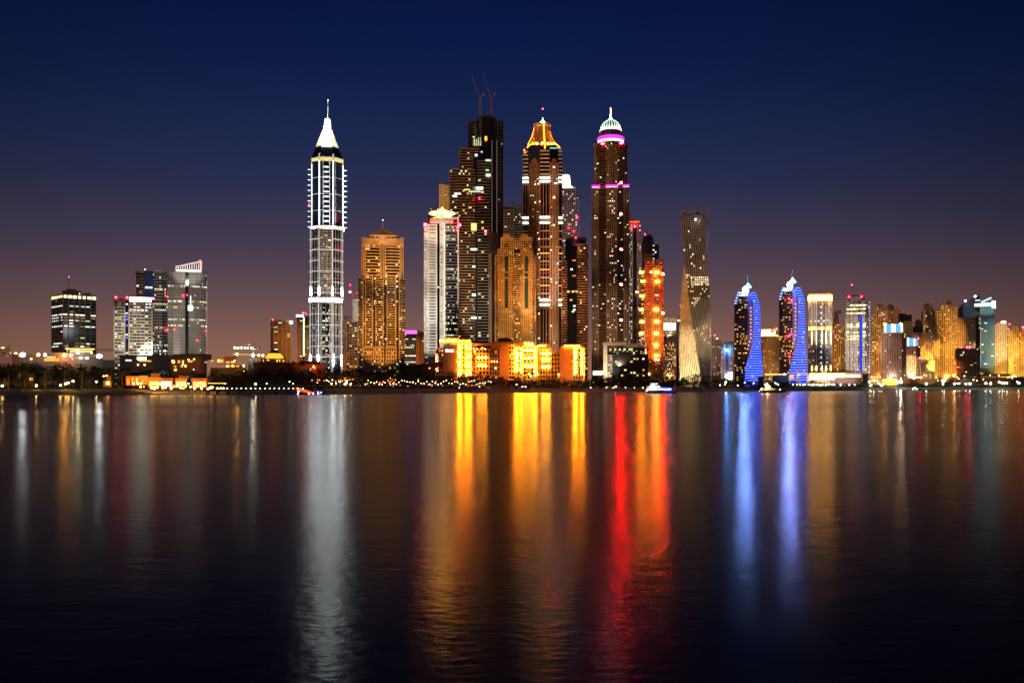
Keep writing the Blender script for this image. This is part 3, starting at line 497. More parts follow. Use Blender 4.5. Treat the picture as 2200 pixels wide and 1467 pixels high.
# ---- white domed one behind
t = Tower('white_cap_tower', 'slim blue-white tower with glowing white tiered cap behind the lattice crown tower', 1224, 1450)
t.wing(rect(1204, 1236, 30, 2), 404, 833, style(wall=ROSE, glass=G_NAVY, fh=5, bh=.3, bay=4, pw=.3, out=.7, lit=.13, mats=[W2, W6, W1, W4])); t.wing(rect(1236, 1244, 26, 6), 424, 833, style(wall=ROSE, glass=G_BLUE, fh=5, bh=.3, bay=4, pw=.3, out=.7, lit=.1, mats=[W2, W6])); t.prism(rect(1234, 1247, 24, 5), 420, 424, G_BLUE, 'roof_terrace')
t.lathe(1216, 16, [(15, 404), (15.5, 400), (10, 395), (9, 385), (8, 374), (3, 372)], E('cap_tier_glow', (.93, 1, .82), 3.6), 'lit_cap', 18); t.rod((1213, 374, 14), (1213, 348, 14), .5, STEEL, 'mast', .25)
for x, y in ((1234, 403), (1241, 425), (1241, 467), (1222, 490), (1233, 497)): t.lamp(x, y, 0, L_RED if y > 440 else W2, .55)
t.flood(1222, 450, (.85, .8, 1), .20, 250, 20)
# ---- dark curvy balcony tower
t = Tower('round_roof_tower', 'dark glass tower with ribbed orange balconies and round green disc roof', 1237, 1150)
t.prism(rect(1214, 1243, 34, 5), 515, 833, G_BLACK, 'glass_wall'); cs = style(wall=TERRA, glass=G_BLACK, fh=5.6, bh=.34, bay=6, pw=.06, out=1.5, lit=.07, mats=[W7, W1, W2], bands='sep', piers=False)
t.wing(bow(1242, 1262, 4, 34, 5, 1), 524, 833, cs, 'balcony'); t.wing(bow(1208, 1217, 2, 34, 4, 5), 560, 833, {**cs, 'wall': TERRA}, 'balcony')
t.lathe(1238, 24, [(22, 524), (21, 512)], G_BLUE, 'drum', 24); t.lathe(1238, 24, [(25, 511), (26, 509), (24, 507.5)], wallm('green_disc', (.25, .27, .10)), 'disc_roof', 24); t.lathe(1246, 22, [(22, 527), (24, 525), (22, 523.5)], GOLD, 'terrace_rim', 24); t.prism(rect(1222, 1240, 12, 14), 504, 508, GREY, 'plant_room')
for y in (559, 592, 625): t.block(1230, 1237, y - .8, y + .8, 3.6, 4.6, L_ORED, 'light_strip')
for x, y, m_ in ((1221, 626, W7), (1231, 626, W7), (1227, 644, W3), (1234, 657, W6), (1234, 665, W6), (1231, 669, W7), (1240, 626, W7), (1228, 578, L_CYAN)): t.block(x - 2.6, x + 2.6, y - 1.8, y + 1.8, 3.8, 4.6, m_ if m_ != L_CYAN else W6, 'lit_bay')
t.lamp(1237, 511, -2, L_RED, .7); t.flood(1252, 600, (1, .48, .22), .40, 120, 24, 40); t.flood(1240, 730, (1, .42, .14), .36, 120, 34); t.flood(1212, 650, (1, .48, .2), .35, 140, 24)
# ---- tallest domed tower
t = Tower('dome_crown_tower', 'tall brown tower with green-white ribbed dome, magenta rings and spire', 1312, 1250)
ps = style(wall=TAN, glass=G_BLACK, fh=5.1, bh=.32, bay=4, pw=.34, out=.8, lit=.07, mats=[W2, W4, W2, W1])
t.wing(rect(1274, 1350, 40, 4), 404, 833, style(wall=BROWN, glass=G_BLACK, fh=5.1, bh=.36, bay=4, pw=.04, out=.7, lit=.05, mats=[W2, W4], bands='sep', piers=False))
for a, c_, w_ in ((1272, 1285, TAN), (1304, 1318, TAN), (1318, 1325, ROSE), (1341, 1351, ROSE)): t.wing(rect(a, c_, 12, -.8 if a != 1304 else -2), 404, 833, {**ps, 'wall': w_, 'bay': 4.4, 'pw': .42, 'lit': .16 if 1300 < a < 1330 else .07})
t.wing(octo(1277, 1347, 10, 50, 2), 306, 398, style(wall=BROWN, glass=G_BLACK, fh=5.1, bh=.3, bay=6, pw=.25, out=.8, lit=.04, mats=[W2, W1], bands='sep'))
for a, c_ in ((1277, 1284), (1304, 1311), (1311, 1316), (1321, 1326)): t.wing(rect(a, c_, 8, -1 if a > 1290 else 7), 306, 398, {**ps, 'pw': .5, 'bay': 3.5})
for a, c_, f0 in ((1271, 1289, -3), (1301, 1328, -5), (1338, 1352, -3)): t.prism(rect(a, c_, 14, f0), 397.8, 403.5, E('magenta_band_glow', (1, .04, .75), 1.7), 'magenta_band'); t.prism(rect(a - .5, c_ + .5, 14, f0 - .5), 403.5, 405, WHITE, 'cornice'); t.block(a + 2, c_ - 2, 402, 403.4, f0 - .6, f0 - .1, E('magenta_bright', (1, .4, .95), 3), 'light_strip')
t.prism(octo(1276, 1348, 10, 50, 1.5), 398, 404, BROWN, 'shoulder')
dc = 27
t.lathe(1312, dc, [(29, 306), (29, 303)], TAN, 'drum', 28); t.lathe(1312, dc, [(28.5, 303), (28.5, 297.5)], E('ivory_ring_glow', (1, .96, .80), 1.5), 'ivory_ring', 28)
t.lathe(1312, dc, [(27, 295.5), (29.5, 294.5), (29.5, 291), (27, 289)], E('magenta_ring_glow', (1, .04, .75), 1.6), 'magenta_ring', 28); t.lathe(1312, dc, [(23.5, 289.5), (23.5, 276)], G_TEAL, 'lantern_drum', 24)
for k in range(24): a = 2 * pi * k / 24; t.block(1312 + 24 * cos(a) - .5, 1312 + 24 * cos(a) + .5, 276, 287, dc + 24 * sin(a) - .5, dc + 24 * sin(a) + .5, GREY, 'pier')
t.lathe(1312, dc, [(22, 276), (24.5, 275), (23.5, 272), (21, 270)], E('dome_base_glow', (1, .62, .92), 3), 'dome_ring', 28); t.lathe(1312, dc, [(20.5, 269), (20.8, 265.5)], G_BLACK, 'dome_windows', 24)
for k in range(22): a = 2 * pi * k / 22; t.block(1312 + 20.8 * cos(a) - .9, 1312 + 20.8 * cos(a) + .9, 265.5, 269.3, dc + 20.8 * sin(a) - .9, dc + 20.8 * sin(a) + .9, E('dome_pier_glow', (1, .9, .55), 3), 'window_pier')
t.lathe(1312, dc, [(20, 266), (18.3, 262), (14.5, 257), (9, 253), (4, 251)], E('dome_glow', (.12, .42, .20), .35), 'dome', 28)
b = MB()
for k in range(22):
    a = 2 * pi * k / 22; pr = [(20.8, 266), (19, 261.6), (15, 256.5), (9.3, 252.4), (4, 250.4)]
    for (r1, y1), (r2, y2) in zip(pr, pr[1:]): b.rod((t.X(1312 + r1 * cos(a)), (dc + r1 * sin(a)) * t.sx, t.Z(y1)), (t.X(1312 + r2 * cos(a)), (dc + r2 * sin(a)) * t.sx, t.Z(y2)), 0.34, E('dome_rib_glow', (.75, 1, .80), 1.5), 4)
b.build('dome_rib', t.e, 'stuff')
t.lathe(1312, dc, [(6.5, 254), (3, 248), (1.2, 242), (1.6, 240), (.8, 238), (.5, 226)], E('spire_glow', (.95, .98, 1), 12), 'spire', 12); t.lamp(1312, 225, dc, L_RED, .9)
for q in (1295, 1335): t.lamp(q, 308.5, 1, L_RED, 1.9, sc=(1.6, 1, .7))
for y in (395, 461.5, 537, 612, 688): t.beacon(1334.5, y, -6, 6)
t.flood(1312, 350, (1, .72, .45), .10, 180, 20, 60); t.flood(1312, 520, (1, .70, .46), .16, 180, 24, 40); t.flood(1312, 700, (1, .66, .40), .26, 150, 34)
t.block(1274, 1300, 797, 805, -3, 0, E('entrance_glow', (1, .9, .6), 3), 'entrance')
# behind
t = Tower('framed_tower', 'narrow tower framed in red light beside the magenta ringed tower', 1363, 1450)
t.wing(rect(1350, 1359, 30), 482, 833, style(wall=ROSE, glass=G_BLACK, fh=5, bh=.4, bay=4, pw=.4, out=.7, lit=.35, mats=[W2, W7, W4])); t.prism(rect(1359, 1369, 30, 1), 484, 833, G_NAVY, 'glass_shaft'); t.wing(rect(1369, 1377, 30), 482, 833, style(wall=ROSE, glass=G_BLACK, fh=5, bh=.4, bay=4, pw=.4, out=.7, lit=.15, mats=[W2, W7, W1]))
t.prism(rect(1349, 1375, 30, -.5), 477, 483, TERRA, 'top_frame'); t.lathe(1350, 14, [(12, 478), (11, 466), (7, 460), (.5, 450)], ROSE, 'roof_dome', 14); t.lamp(1364, 487, -2, L_RED, 1.5); t.beacon(1368.5, 628, -3, 5)
t.flood(1363, 560, (1, .75, .6), .26, 200, 26); t.block(1350, 1374, 476, 477.2, -2.4, -1.6, E('red_strip', (1, .12, .05), 3), 'light_strip')
# ---- orange-red lit tower with dark dome
t = Tower('dark_dome_tower', 'orange-red lit tower with black rounded dome top and red sign at its foot', 1401, 1300)
t.wing(rect(1378, 1388, 34, 4), 575, 833, style(wall=DARKC, glass=G_BLACK, fh=5, bh=.4, bay=5, pw=.1, out=1, lit=.25, mats=[W7, W3, W1])); RW = style(wall=wallm('orange_render', (.55, .24, .12)), glass=G_BLACK, fh=5, bh=.5, bay=3.8, pw=.5, out=.7, lit=.05, mats=[W7, W1])
t.wing(rect(1386, 1399, 30, 0), 545, 833, RW); t.wing(rect(1399, 1405, 30, 2), 560, 833, RW); t.wing(rect(1405, 1415, 30, 3), 560, 765, style(wall=ROSE, glass=G_BLUE, fh=5, bh=.3, bay=5, pw=.1, out=.6, lit=.1, mats=[WB, W1])); t.wing(rect(1405, 1415, 30, 3), 765, 833, RW); t.wing(rect(1415, 1425, 30, 1), 556, 833, {**RW, 'lit': .1})
t.lathe(1392, 18, [(13, 580), (14, 530), (13, 515), (10, 506), (4, 501)], DOME, 'dark_dome', 20); t.wing(ngon(1404, 12, 12, 16, 8), 524, 580, style(wall=G_BLUE, glass=G_NAVY, fh=4.6, bh=.25, bay=5, pw=.1, out=.4, lit=.14, mats=[W1, W2, WB])); t.rod((1390, 502, 18), (1389.5, 492, 18), .8, DARKC, 'mast'); t.lamp(1386, 501, 12, L_RED, .7)
AG = E('amber_flood', (1, .32, .010), 140)
for x, y in ((1378, 585), (1411, 585), (1381, 604), (1412, 605), (1379, 636), (1378, 665), (1410, 665), (1379, 691), (1411, 691), (1378, 716), (1410, 716), (1410, 741), (1411, 764)): t.block(x - 4.3, x + 4.3, y - 1.5, y + 1.5, -2.5, -1, AG, 'ledge_light')
t.beacon(1399, 585, -4, 5.4); t.beacon(1424, 589.5, -3, 6.4); t.beacon(1424, 673, -3, 6); t.block(1407.5, 1415, 633, 636, -1, 0, E('red_sign_glow', (1, .08, .05), 12), 'light_strip')
sb = t.block(1405.5, 1417.5, 771, 775, -2.2, -1.6, E('red_sign_back', (1, .03, .02), 2.5), 'sign')
for k, (w_, h_) in enumerate(((2.2, 3.4), (1.4, 2.6), (1.2, 2.2), (1.6, 2.4), (1.3, 2.2), (1.5, 2.5))): t.block(1406.2 + 1.85 * k, 1406.2 + 1.85 * k + w_ * .8, 774.4 - h_, 774.4, -2.7, -2.3, E('sign_letter_glow', (1, .8, .78), 7), 'sign_letter')
t.flood(1400, 620, REDC, .80, 110, 22, 40); t.flood(1400, 740, (1, .22, .04), 1.0, 90, 26); t.flood(1412, 700, (1, .5, .15), .45, 120, 20)
for x in (1384, 1388, 1393): t.block(x, x + 3.5, 802, 805.5, -6, -5, E('canopy_glow', (1, .7, .25), 9), 'canopy_light')
# ---- small white crown
t = Tower('white_crown_block', 'brown block with white floodlit crown beside the orange-red tower', 1438, 1500)
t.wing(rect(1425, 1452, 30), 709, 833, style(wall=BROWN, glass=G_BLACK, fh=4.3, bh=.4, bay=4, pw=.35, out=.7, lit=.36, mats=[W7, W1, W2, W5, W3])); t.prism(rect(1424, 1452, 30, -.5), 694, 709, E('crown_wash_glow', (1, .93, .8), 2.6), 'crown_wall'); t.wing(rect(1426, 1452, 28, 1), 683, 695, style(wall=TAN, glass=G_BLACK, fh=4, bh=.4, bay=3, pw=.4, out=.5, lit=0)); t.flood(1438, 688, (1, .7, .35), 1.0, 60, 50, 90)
for k in range(5): t.block(1429 + 5 * k, 1430.5 + 5 * k, 692, 702, -2, -1, TAN, 'crown_pier')
t.flood(1438, 780, SODIUM, .3, 120, 36)
t = Tower('wedge_tower', 'dark slim tower with raking pointed top and red tip light', 1458, 1600)
t.prism([(1450, 3), (1466, 0), (1466, 30), (1450, 30)], 694, 833, DARKC, 'wall'); b = MB(); A = [(1452, 696), (1466, 660), (1468, 654), (1468, 696)]; n = 4
b.add([(t.X(x), 0, t.Z(y)) for x, y in A] + [(t.X(x), 15, t.Z(y)) for x, y in A], [(0, 1, 2, 3), (7, 6, 5, 4), (0, 4, 5, 1), (1, 5, 6, 2), (2, 6, 7, 3), (3, 7, 4, 0)], wallm('slate_panel', (.12, .12, .15))); b.build('raking_roof', t.e)
t.wing(rect(1458, 1468, 20, -1), 698, 833, style(wall=ROSE, glass=G_BLACK, fh=4.3, bh=.4, bay=4, pw=.4, out=.7, lit=.1, mats=[W7, W4])); t.lamp(1462.5, 657, 0, L_RED, .8); t.block(1456, 1463, 687, 690, -1, 0, E('ledge_yellow', (1, .7, .15), 4), 'ledge_light'); t.flood(1460, 720, WARMC, .2, 160, 24)
# ---- twisting tower
t = Tower('twisted_tower', 'twisting tower wrapped in pale vertical slats, gold lit on one face', 1493, 1250)
NFL = 74; yb_, yt_ = 833, 462; hw = 24.6 * t.sx; b = MB(); b.abox(-hw, hw, -hw, hw, 0, .55, STEEL if False else ROSE); slab = newmesh('floor_slab', b.v, b.f, b.m, b.i); b = MB(); wb = MB(); gb = MB(); fhh = (t.Z(yt_) - t.Z(yb_)) / NFL
TW = wallm('pale_rose_panel', (.46, .38, .28))
slab.materials[0] = TW
for k in range(NFL + 5):
    q = k / NFL; a = radians(-66.6 + 45 - 92 * q) + pi; z = t.Z(yb_) + k * fhh; cx_ = t.X(1493.5 + .8 * q); cy_ = 36 * t.sx
    if k <= NFL: link('floor_slab', slab, t.e, (cx_, cy_, z), (0, 0, a))
    R = lambda x, y: (cx_ + x * cos(a) - y * sin(a), cy_ + x * sin(a) + y * cos(a))
    if k < NFL:
        o_ = [R(-hw + .9, -hw + .9), R(hw - .9, -hw + .9), R(hw - .9, hw - .9), R(-hw + .9, hw - .9)]; gb.prism(o_, z, z + fhh - .02, G_BROWN)
    elif k == NFL: continue
    for sd in range(4):
        ca, sa = cos(a + sd * pi / 2), sin(a + sd * pi / 2); u = (ca, sa); w = (sa, -ca); 
        if w[1] > .45: continue
        c0 = (cx_ - u[0] * hw + w[0] * hw, cy_ - u[1] * hw + w[1] * hw); nm = 11; pw = 2 * hw / nm
        for j in range(nm + 1):
            if k > NFL and rnd.random() < .35 * (k - NFL) - .3: continue
            b.box(c0, u, w, max(0, j * pw - .55), min(2 * hw, j * pw + .55), -.7, .12, z + .5, z + fhh * (1 if k < NFL else 1.0) + .1, TW)
        if k < NFL:
            yy = HY - (z - H) / t.sz
            for j in range(nm):
                f_ = c0[0] + u[0] * pw * (j + .5); px = 1493 + f_ / t.sx; p = .02
                if 593 < yy < 617 and px > 1483: p = .92
                elif 640 < yy < 657 and 1487 < px < 1503: p = .9
                elif 500 < yy < 592: p = .06
                elif 570 < yy < 665 and px < 1483: p = .22
                elif 617 <= yy < 640: p = .14
                elif yy > 700 and px > 1508: p = .10
                elif yy > 700: p = .03
                if rnd.random() > p: continue
                P = lambda s_, zz: (c0[0] + u[0] * s_ - w[0] * .72, c0[1] + u[1] * s_ - w[1] * .72, zz)
                wb.add([P(j * pw + .6, z + .65), P((j + 1) * pw - .6, z + .65), P((j + 1) * pw - .6, z + fhh - .5), P(j * pw + .6, z + fhh - .5)], [(0, 1, 2, 3)], W1 if rnd.random() < .7 else W2)
b.build('slat', t.e, 'stuff'); wb.build('lit_window', t.e, 'stuff'); gb.build('glass_wall', t.e, 'stuff')
t.lamp(1494.5, 472, -1, L_WHITE, 1.1, 'roof_lamp')
for x, y, w_ in ((1484, 463, 6), (1500, 458, 4), (1497, 452, 3), (1508, 463, 5)): t.block(x - w_, x + w_, y - 4, 465, 18, 40, DARKC, 'plant_room')
t.flood(1482, 785, (1, .78, .40), 4.0, 60, 60, 12, dx=-50); t.flood(1478, 690, (1, .62, .22), .6, 70, 40, 22, dx=-110); t.flood(1495, 540, (1, .66, .50), .15, 260, 20, 30, dx=-20); t.flood(1515, 720, (.9, .68, .72), .18, 160, 30, 22, dx=60)
# ---- small ones beyond the twisting tower
t = Tower('distant_tower', 'small distant dark tower with green scaffold light beside the twisting tower', 1537, 1900)
t.wing(rect(1529, 1540, 20), 722, 833, style(wall=TAN, glass=G_BLACK, fh=4, bh=.4, bay=4, pw=.3, out=.8, lit=.12, mats=[W4, W1])); t.wing(rect(1540, 1549, 20, 3), 730, 833, style(wall=TAN, glass=G_BLACK, fh=4, bh=.4, bay=4, pw=.3, out=.8, lit=.2, mats=[W3, W1])); t.rod((1536, 722, 4), (1536, 712, 4), .8, DARKC, 'mast'); t.lamp(1536, 720, -1, L_RED, 1.1); t.lamp(1541, 727, -1, L_WHITE2, 1.2, 'roof_lamp'); t.flood(1537, 760, (1, .7, .6), .2, 150, 24)
t = Tower('distant_tower', 'pale distant block with bright blue light on its central glass strip', 1563, 1800)
t.wing(rect(1549, 1558, 20), 738, 833, style(wall=ROSE, glass=G_NAVY, fh=4, bh=.4, bay=3.5, pw=.4, out=.6, lit=.2, mats=[W1, W4])); t.prism(rect(1558, 1566, 20, 1), 750, 833, G_BLUE, 'glass_shaft'); t.wing(rect(1566, 1577, 20), 738, 833, style(wall=ROSE, glass=G_NAVY, fh=4, bh=.4, bay=3.5, pw=.4, out=.6, lit=.25, mats=[W1, W4, W7, WB]))
t.wing(rect(1556, 1576, 16, 3), 733, 739, style(wall=ROSE, glass=G_NAVY, fh=7, bh=.2, bay=3.5, pw=.4, out=.6, lit=0)); t.lamp(1562, 752, -3, E('blue_flood', (.03, .35, 1), 420), 2.2, 'floodlamp'); t.block(1564.5, 1573, 802, 816, -150, -149, E('screen_glow', (.8, .97, 1), 6), 'light_screen'); t.flood(1563, 780, (.9, .8, 1), .35, 150, 24)
# ---- twin blue lit towers
def blue_tower(label, x, dy, k_):
    t = Tower('blue_lit_tower', label, x, 1400, group='twin blue lit towers'); X = lambda v: v + x - 1605; Yv = lambda y: 833 - (833 - y) * k_
    st = style(wall=BROWN, glass=G_BLACK, fh=5.2, bh=.36, bay=3.4, pw=.12, out=.8, lit=.2, mats=[W3, W3, W1, W7], bands='sep', piers=False)
    t.wing(rect(X(1578), X(1586), 36, 5), Yv(652), 833, st); t.wing(rect(X(1586), X(1609), 36, 0), Yv(636), 833, st)
    t.wing(rect(X(1588), X(1608), 30, 4), Yv(628), Yv(637), style(wall=GREY, glass=G_BLACK, fh=4, bh=.4, bay=5, pw=.1, out=.5, lit=.3, mats=[W3]))
    for y, a in ((652, 1580), (646, 1581), (640, 1583), (634, 1585), (629, 1587)): t.block(X(a) - 2, X(a) + 2, Yv(y), Yv(y - 2), 3, 8, E('blue_cap_glow', (.15, .3, 1), 4), 'corner_light')
    wp = wallm('blue_lit_panel', (.25, .25, .5)); b = MB(); pts = [(1607, 630), (1612, 632), (1615, 650), (1616, 700), (1614, 730), (1611, 752)]
    for (xa, ya), (xb, yb) in zip(pts[1:], pts[2:]):
        x0 = min(1607, xa - 6), min(1607, xb - 6); vs = [(t.X(X(v)), d * t.sx, t.Z(Yv(yy))) for v, yy, d in ((x0[0], ya, -2), (xa + 1, ya, -2), (x0[1], yb, -2), (xb + 1, yb, -2), (x0[0], ya, 10), (xa + 1, ya, 10), (x0[1], yb, 10), (xb + 1, yb, 10))]
        b.add(vs, [(0, 2, 3, 1), (4, 5, 7, 6), (0, 4, 6, 2), (1, 3, 7, 5), (0, 1, 5, 4), (2, 6, 7, 3)], wp)
    b.build('sail_panel', t.e)
    def edge(y):   # left and right outline of the sail-shaped wing
        P = [(627, 1613, 1624), (640, 1614, 1629), (650, 1618, 1633), (700, 1619, 1634), (735, 1617, 1634), (752, 1613, 1636), (770, 1606, 1637), (790, 1601, 1638), (834, 1599, 1639)]
        for (y0, a0, b0), (y1, a1, b1) in zip(P, P[1:]):
            if y <= y1: q = max(0, (y - y0) / (y1 - y0)); return a0 + (a1 - a0) * q, b0 + (b1 - b0) * q
        return P[-1][1:]
    y = 628; n = 0
    while y < 831:
        a, c = edge(y); s_ = t.block(X(a), X(c), Yv(y), Yv(y + 1.6), -3, 30, wp, 'floor_slab'); t.block(X(a) + .6, X(c) - .6, Yv(y + 1.7), Yv(y + 2.6), -3.2, -2.4, L_BLUE2 if n % 3 or dy else L_BLUE2, 'blue_strip'); t.block(X(a) + 1, X(c) - 1, Yv(y + 2.7), Yv(y + 5.0), -1.4, 28, G_NAVY, 'glass_wall')
        for j in range(3):
            if rnd.random() < .10: xx = rnd.uniform(a + 2, c - 3); t.block(X(xx), X(xx + 1.6), Yv(y + 2.8), Yv(y + 4.6), -1.9, -1.5, W2 if rnd.random() < .5 else W1, 'lit_window')
        y += 5.2; n += 1
    for k in range(13): t.lamp(X(1613 - (0 if k < 8 else (k - 8) * 2.4)), Yv(662 + 8 * k), -3.5, E('amber_dot', (1, .35, .10), 7), .7, 'amber_lamp')
    # glowing pitched roof light
    b = MB(); P = lambda x_, y_, d: (t.X(X(x_)), d * t.sx, t.Z(Yv(y_)))
    b.add([P(1594, 624, 2), P(1615, 616, 6), P(1607, 605, 12), P(1594, 624, 22), P(1615, 616, 22)], [(0, 1, 2), (3, 2, 4), (0, 2, 3), (1, 4, 2), (0, 3, 4, 1)], E('roof_peak_glow', (.30, .75, 1), 2.6)); b.build('roof_peak', t.e)
    t.lathe(X(1602), 14, [(8, Yv(629)), (8, Yv(622)), (5, Yv(617))], GREY, 'roof_drum', 14)
    t.lamp(X(1600), Yv(621), -1, L_BLUEW, 3.6, 'floodlamp'); t.rod((X(1606), Yv(605), 12), (X(1606), Yv(590), 12), .3, DARKC, 'mast')
    t.flood(X(1614), 700, BLUEC, .5, 60, 34, 40); t.flood(X(1618), 800, BLUEC, .5, 60, 40); t.flood(X(1614), 650, BLUEC, .35, 70, 20, 90); t.flood(X(1590), 740, (1, .5, .25), .12, 120, 24)
    t.block(X(1618) + .0, X(1621), 812, 833, -6, -4, GOLD, 'gate_pillar'); return t
blue_tower('blue strip-lit sail shaped tower with amber windows, just shoreward of the gold block', 1605, 0, 1.0)
t = blue_tower('taller blue strip-lit sail shaped tower with a red light over its glowing roof', 1701, 1, 1.05)
t.lamp(1702, 598, 6, L_RED, 1.6)
for q in ((1695, 628), (1700, 631), (1697, 706), (1693, 708), (1696, 752)): t.lamp(q[0], q[1] + 14, -3, L_RED, .9)
t = Tower('gold_block', 'tan block with glowing cream crown between the two blue towers', 1654, 1500)
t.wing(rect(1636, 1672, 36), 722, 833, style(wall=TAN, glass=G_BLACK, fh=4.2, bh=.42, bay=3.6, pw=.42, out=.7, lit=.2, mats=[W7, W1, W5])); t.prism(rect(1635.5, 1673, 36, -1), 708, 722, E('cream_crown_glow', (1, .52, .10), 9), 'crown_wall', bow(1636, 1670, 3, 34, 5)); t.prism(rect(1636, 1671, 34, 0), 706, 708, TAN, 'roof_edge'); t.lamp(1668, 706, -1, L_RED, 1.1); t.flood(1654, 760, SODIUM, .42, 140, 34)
for k in range(3): t.lamp(1640 + 12 * k, 714, -3, L_WARM, 1.8, 'crown_lamp')
# ---- white tower with gold crown
t = Tower('gold_crown_tower', 'white piered tower with blazing gold crown and lit gold band halfway down', 1761, 1450)
ws = style(wall=WHITE, glass=G_NAVY, fh=4.8, bh=.36, bay=4, pw=.4, out=.8, lit=.06, mats=[W2, W6, W7])
t.wing(octo(1737, 1787, 8, 40), 646, 833, ws); t.prism(rect(1755, 1765, 10, -1), 646, 833, G_NAVY, 'glass_shaft'); t.prism(rect(1769, 1774, 10, -1), 646, 833, G_NAVY, 'glass_shaft')
for q in (1744, 1754, 1766, 1774.5, 1785): t.block(q - .9, q + .9, 646, 833, -2.4 if q < 1780 else 2, 3, WHITE, 'column'); t.block(q - .6, q + .6, 712, 740, -3 if q < 1780 else 1.5, -2.5 if q < 1780 else 1.8, E('column_wash', (1, .75, .35), 5), 'light_strip'); t.block(q - .8, q + .8, 786, 796, -3 if q < 1780 else 1.5, -2.5 if q < 1780 else 1.8, L_WARM, 'wall_washer')
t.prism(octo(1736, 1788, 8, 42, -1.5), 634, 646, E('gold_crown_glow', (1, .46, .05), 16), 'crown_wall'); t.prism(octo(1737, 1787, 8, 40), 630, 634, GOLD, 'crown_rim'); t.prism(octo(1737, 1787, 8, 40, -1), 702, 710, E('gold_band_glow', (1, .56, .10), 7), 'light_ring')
for k in range(5): t.lamp(1738 + 12 * k, 641, -3, L_YEL, 1.6, 'crown_lamp')
for k in range(14): t.lamp(1770 - 6.5 + .5, 660 + 12 * k, -2, W6, 1.3, 'stair_light')
for q, m_ in ((1741, W1), (1759, W6), (1770, W6), (1752, W7)): t.lamp(q, 690, -3, m_, 1.5, 'window_lamp')
t.flood(1761, 690, (1, .80, .62), .40, 150, 24, 40); t.flood(1761, 770, (1, .78, .55), .55, 120, 34)
t = Tower('gold_slab', 'golden apartment slab with dark wedge roof behind the gold crown tower', 1802, 1600)
t.wing(rect(1788, 1806, 30), 695, 833, style(wall=GOLD, glass=G_BROWN, fh=4.4, bh=.42, bay=4, pw=.35, out=.8, lit=.25, mats=GOLDL)); t.wing(rect(1806, 1817, 30, 4), 702, 833, style(wall=GREY, glass=G_NAVY, fh=4.4, bh=.4, bay=4, pw=.35, out=.8, lit=.2, mats=[W4, W7])); t.prism(rect(1790, 1803, 20, 2), 674, 696, TAN, 'core_wall', rect(1792, 1800, 18, 3)); t.prism(rect(1789, 1808, 22, 1), 667, 672, TAN, 'wedge_roof', rect(1800, 1808, 20, 2)); t.flood(1800, 750, SODIUM, .55, 130, 34)
# ---- white tower w. blue strip
t = Tower('blue_strip_tower', 'white grid tower with cobalt blue strip and bright yellow lit floors', 1842, 1400)
for a, c_ in ((1818, 1822), (1828, 1832), (1837, 1841), (1852, 1856)): t.wing(rect(a - .5, c_ + 1, 10, -1), 646, 833, style(wall=WHITE, glass=G_BLACK, fh=5.3, bh=.5, bay=3, pw=.3, out=.6, lit=.08, mats=[W2, WB]))
t.wing(rect(1817, 1862, 36), 648, 833, style(wall=ROSE, glass=G_BLACK, fh=5.3, bh=.34, bay=4.2, pw=.25, out=.9, lit=.16, mats=[W4, W2, W7])); t.wing(rect(1862, 1868, 30, 5), 652, 833, style(wall=GREY, glass=G_BLUE, fh=5.3, bh=.3, bay=4, pw=.2, out=.6, lit=.15, mats=[WB, W2]))
t.prism(rect(1822, 1858, 26, 3), 632, 648, DARKC, 'plant_room'); t.prism(rect(1826, 1850, 20, 0), 637, 647, GREY, 'roof_screen'); t.block(1847, 1852.5, 676, 833, -2.4, -1, E('blue_strip_glow', (.02, .08, .9), .9), 'blue_strip')
for y in (656, 664, 673, 697, 702, 714, 722, 728): 
    for k in range(6):
        if rnd.random() < .88: t.block(1819 + 7 * k, 1824.5 + 7 * k, y - 1.4, y + 1.4, -2, -1.2, W7 if rnd.random() < .6 else E('floor_glow', (1, .95, .5), 2.6, False), 'lit_window')
for q in (1824, 1851): t.lamp(q, 637, 0, L_RED, 1.0)
t.lamp(1830, 611, 4, L_RED, .8); t.rod((1830, 632, 4), (1830, 612, 4), .3, DARKC, 'mast')
for k in range(24): t.lamp(1868.5, 650 + 6.5 * k, 4, W2, .6, 'edge_lamp')
t.flood(1842, 740, (1, .85, .8), .42, 150, 34); t.block(1822, 1858, 800, 833, -8, 10, ROSE, 'podium')
# ---- yellow residential slabs
jb = style(wall=GOLD, glass=G_BROWN, fh=4.6, bh=.42, bay=4.2, pw=.48, out=.8, lit=.13, mats=GOLDL)
def slab_tower(label, parts, Y, col=(1, .52, .10), b=.6, wall=GOLD, lit=.13, extra=None):
    x = sum(p[0] + p[1] for p in parts) / 2 / len(parts); t = Tower('apartment_tower', label, x, Y, 'apartment tower')
    for a, c, y, f in parts:
        t.wing(rect(a, c, 24, f), y, 833, {**jb, 'wall': wall, 'lit': lit}); t.prism(rect(a - .4, c + .4, 24, f - .5), y - 1.5, y, wall, 'parapet'); m = (a + c) / 2; t.prism(rect(a + (c - a) * .2, c - (c - a) * .3, 14, f + 3), y - 5, y - 1.5, wall if rnd.random() < .4 else BROWN, 'roof_house')
    w = (max(p[1] for p in parts) - min(p[0] for p in parts)); top = min(p[2] for p in parts)
    t.flood(x, 775, col, b * 1.25, 110, 34); t.flood(x, (top + 770) / 2, col, b * .8, 200, 22, 26); return t
t = slab_tower('orange apartment tower with many lit windows beside the blue strip tower', [(1873, 1883, 676, 2), (1883, 1897, 656, 0), (1897, 1906, 668, 3)], 1600, (1, .45, .09), .55, GOLD, .28)
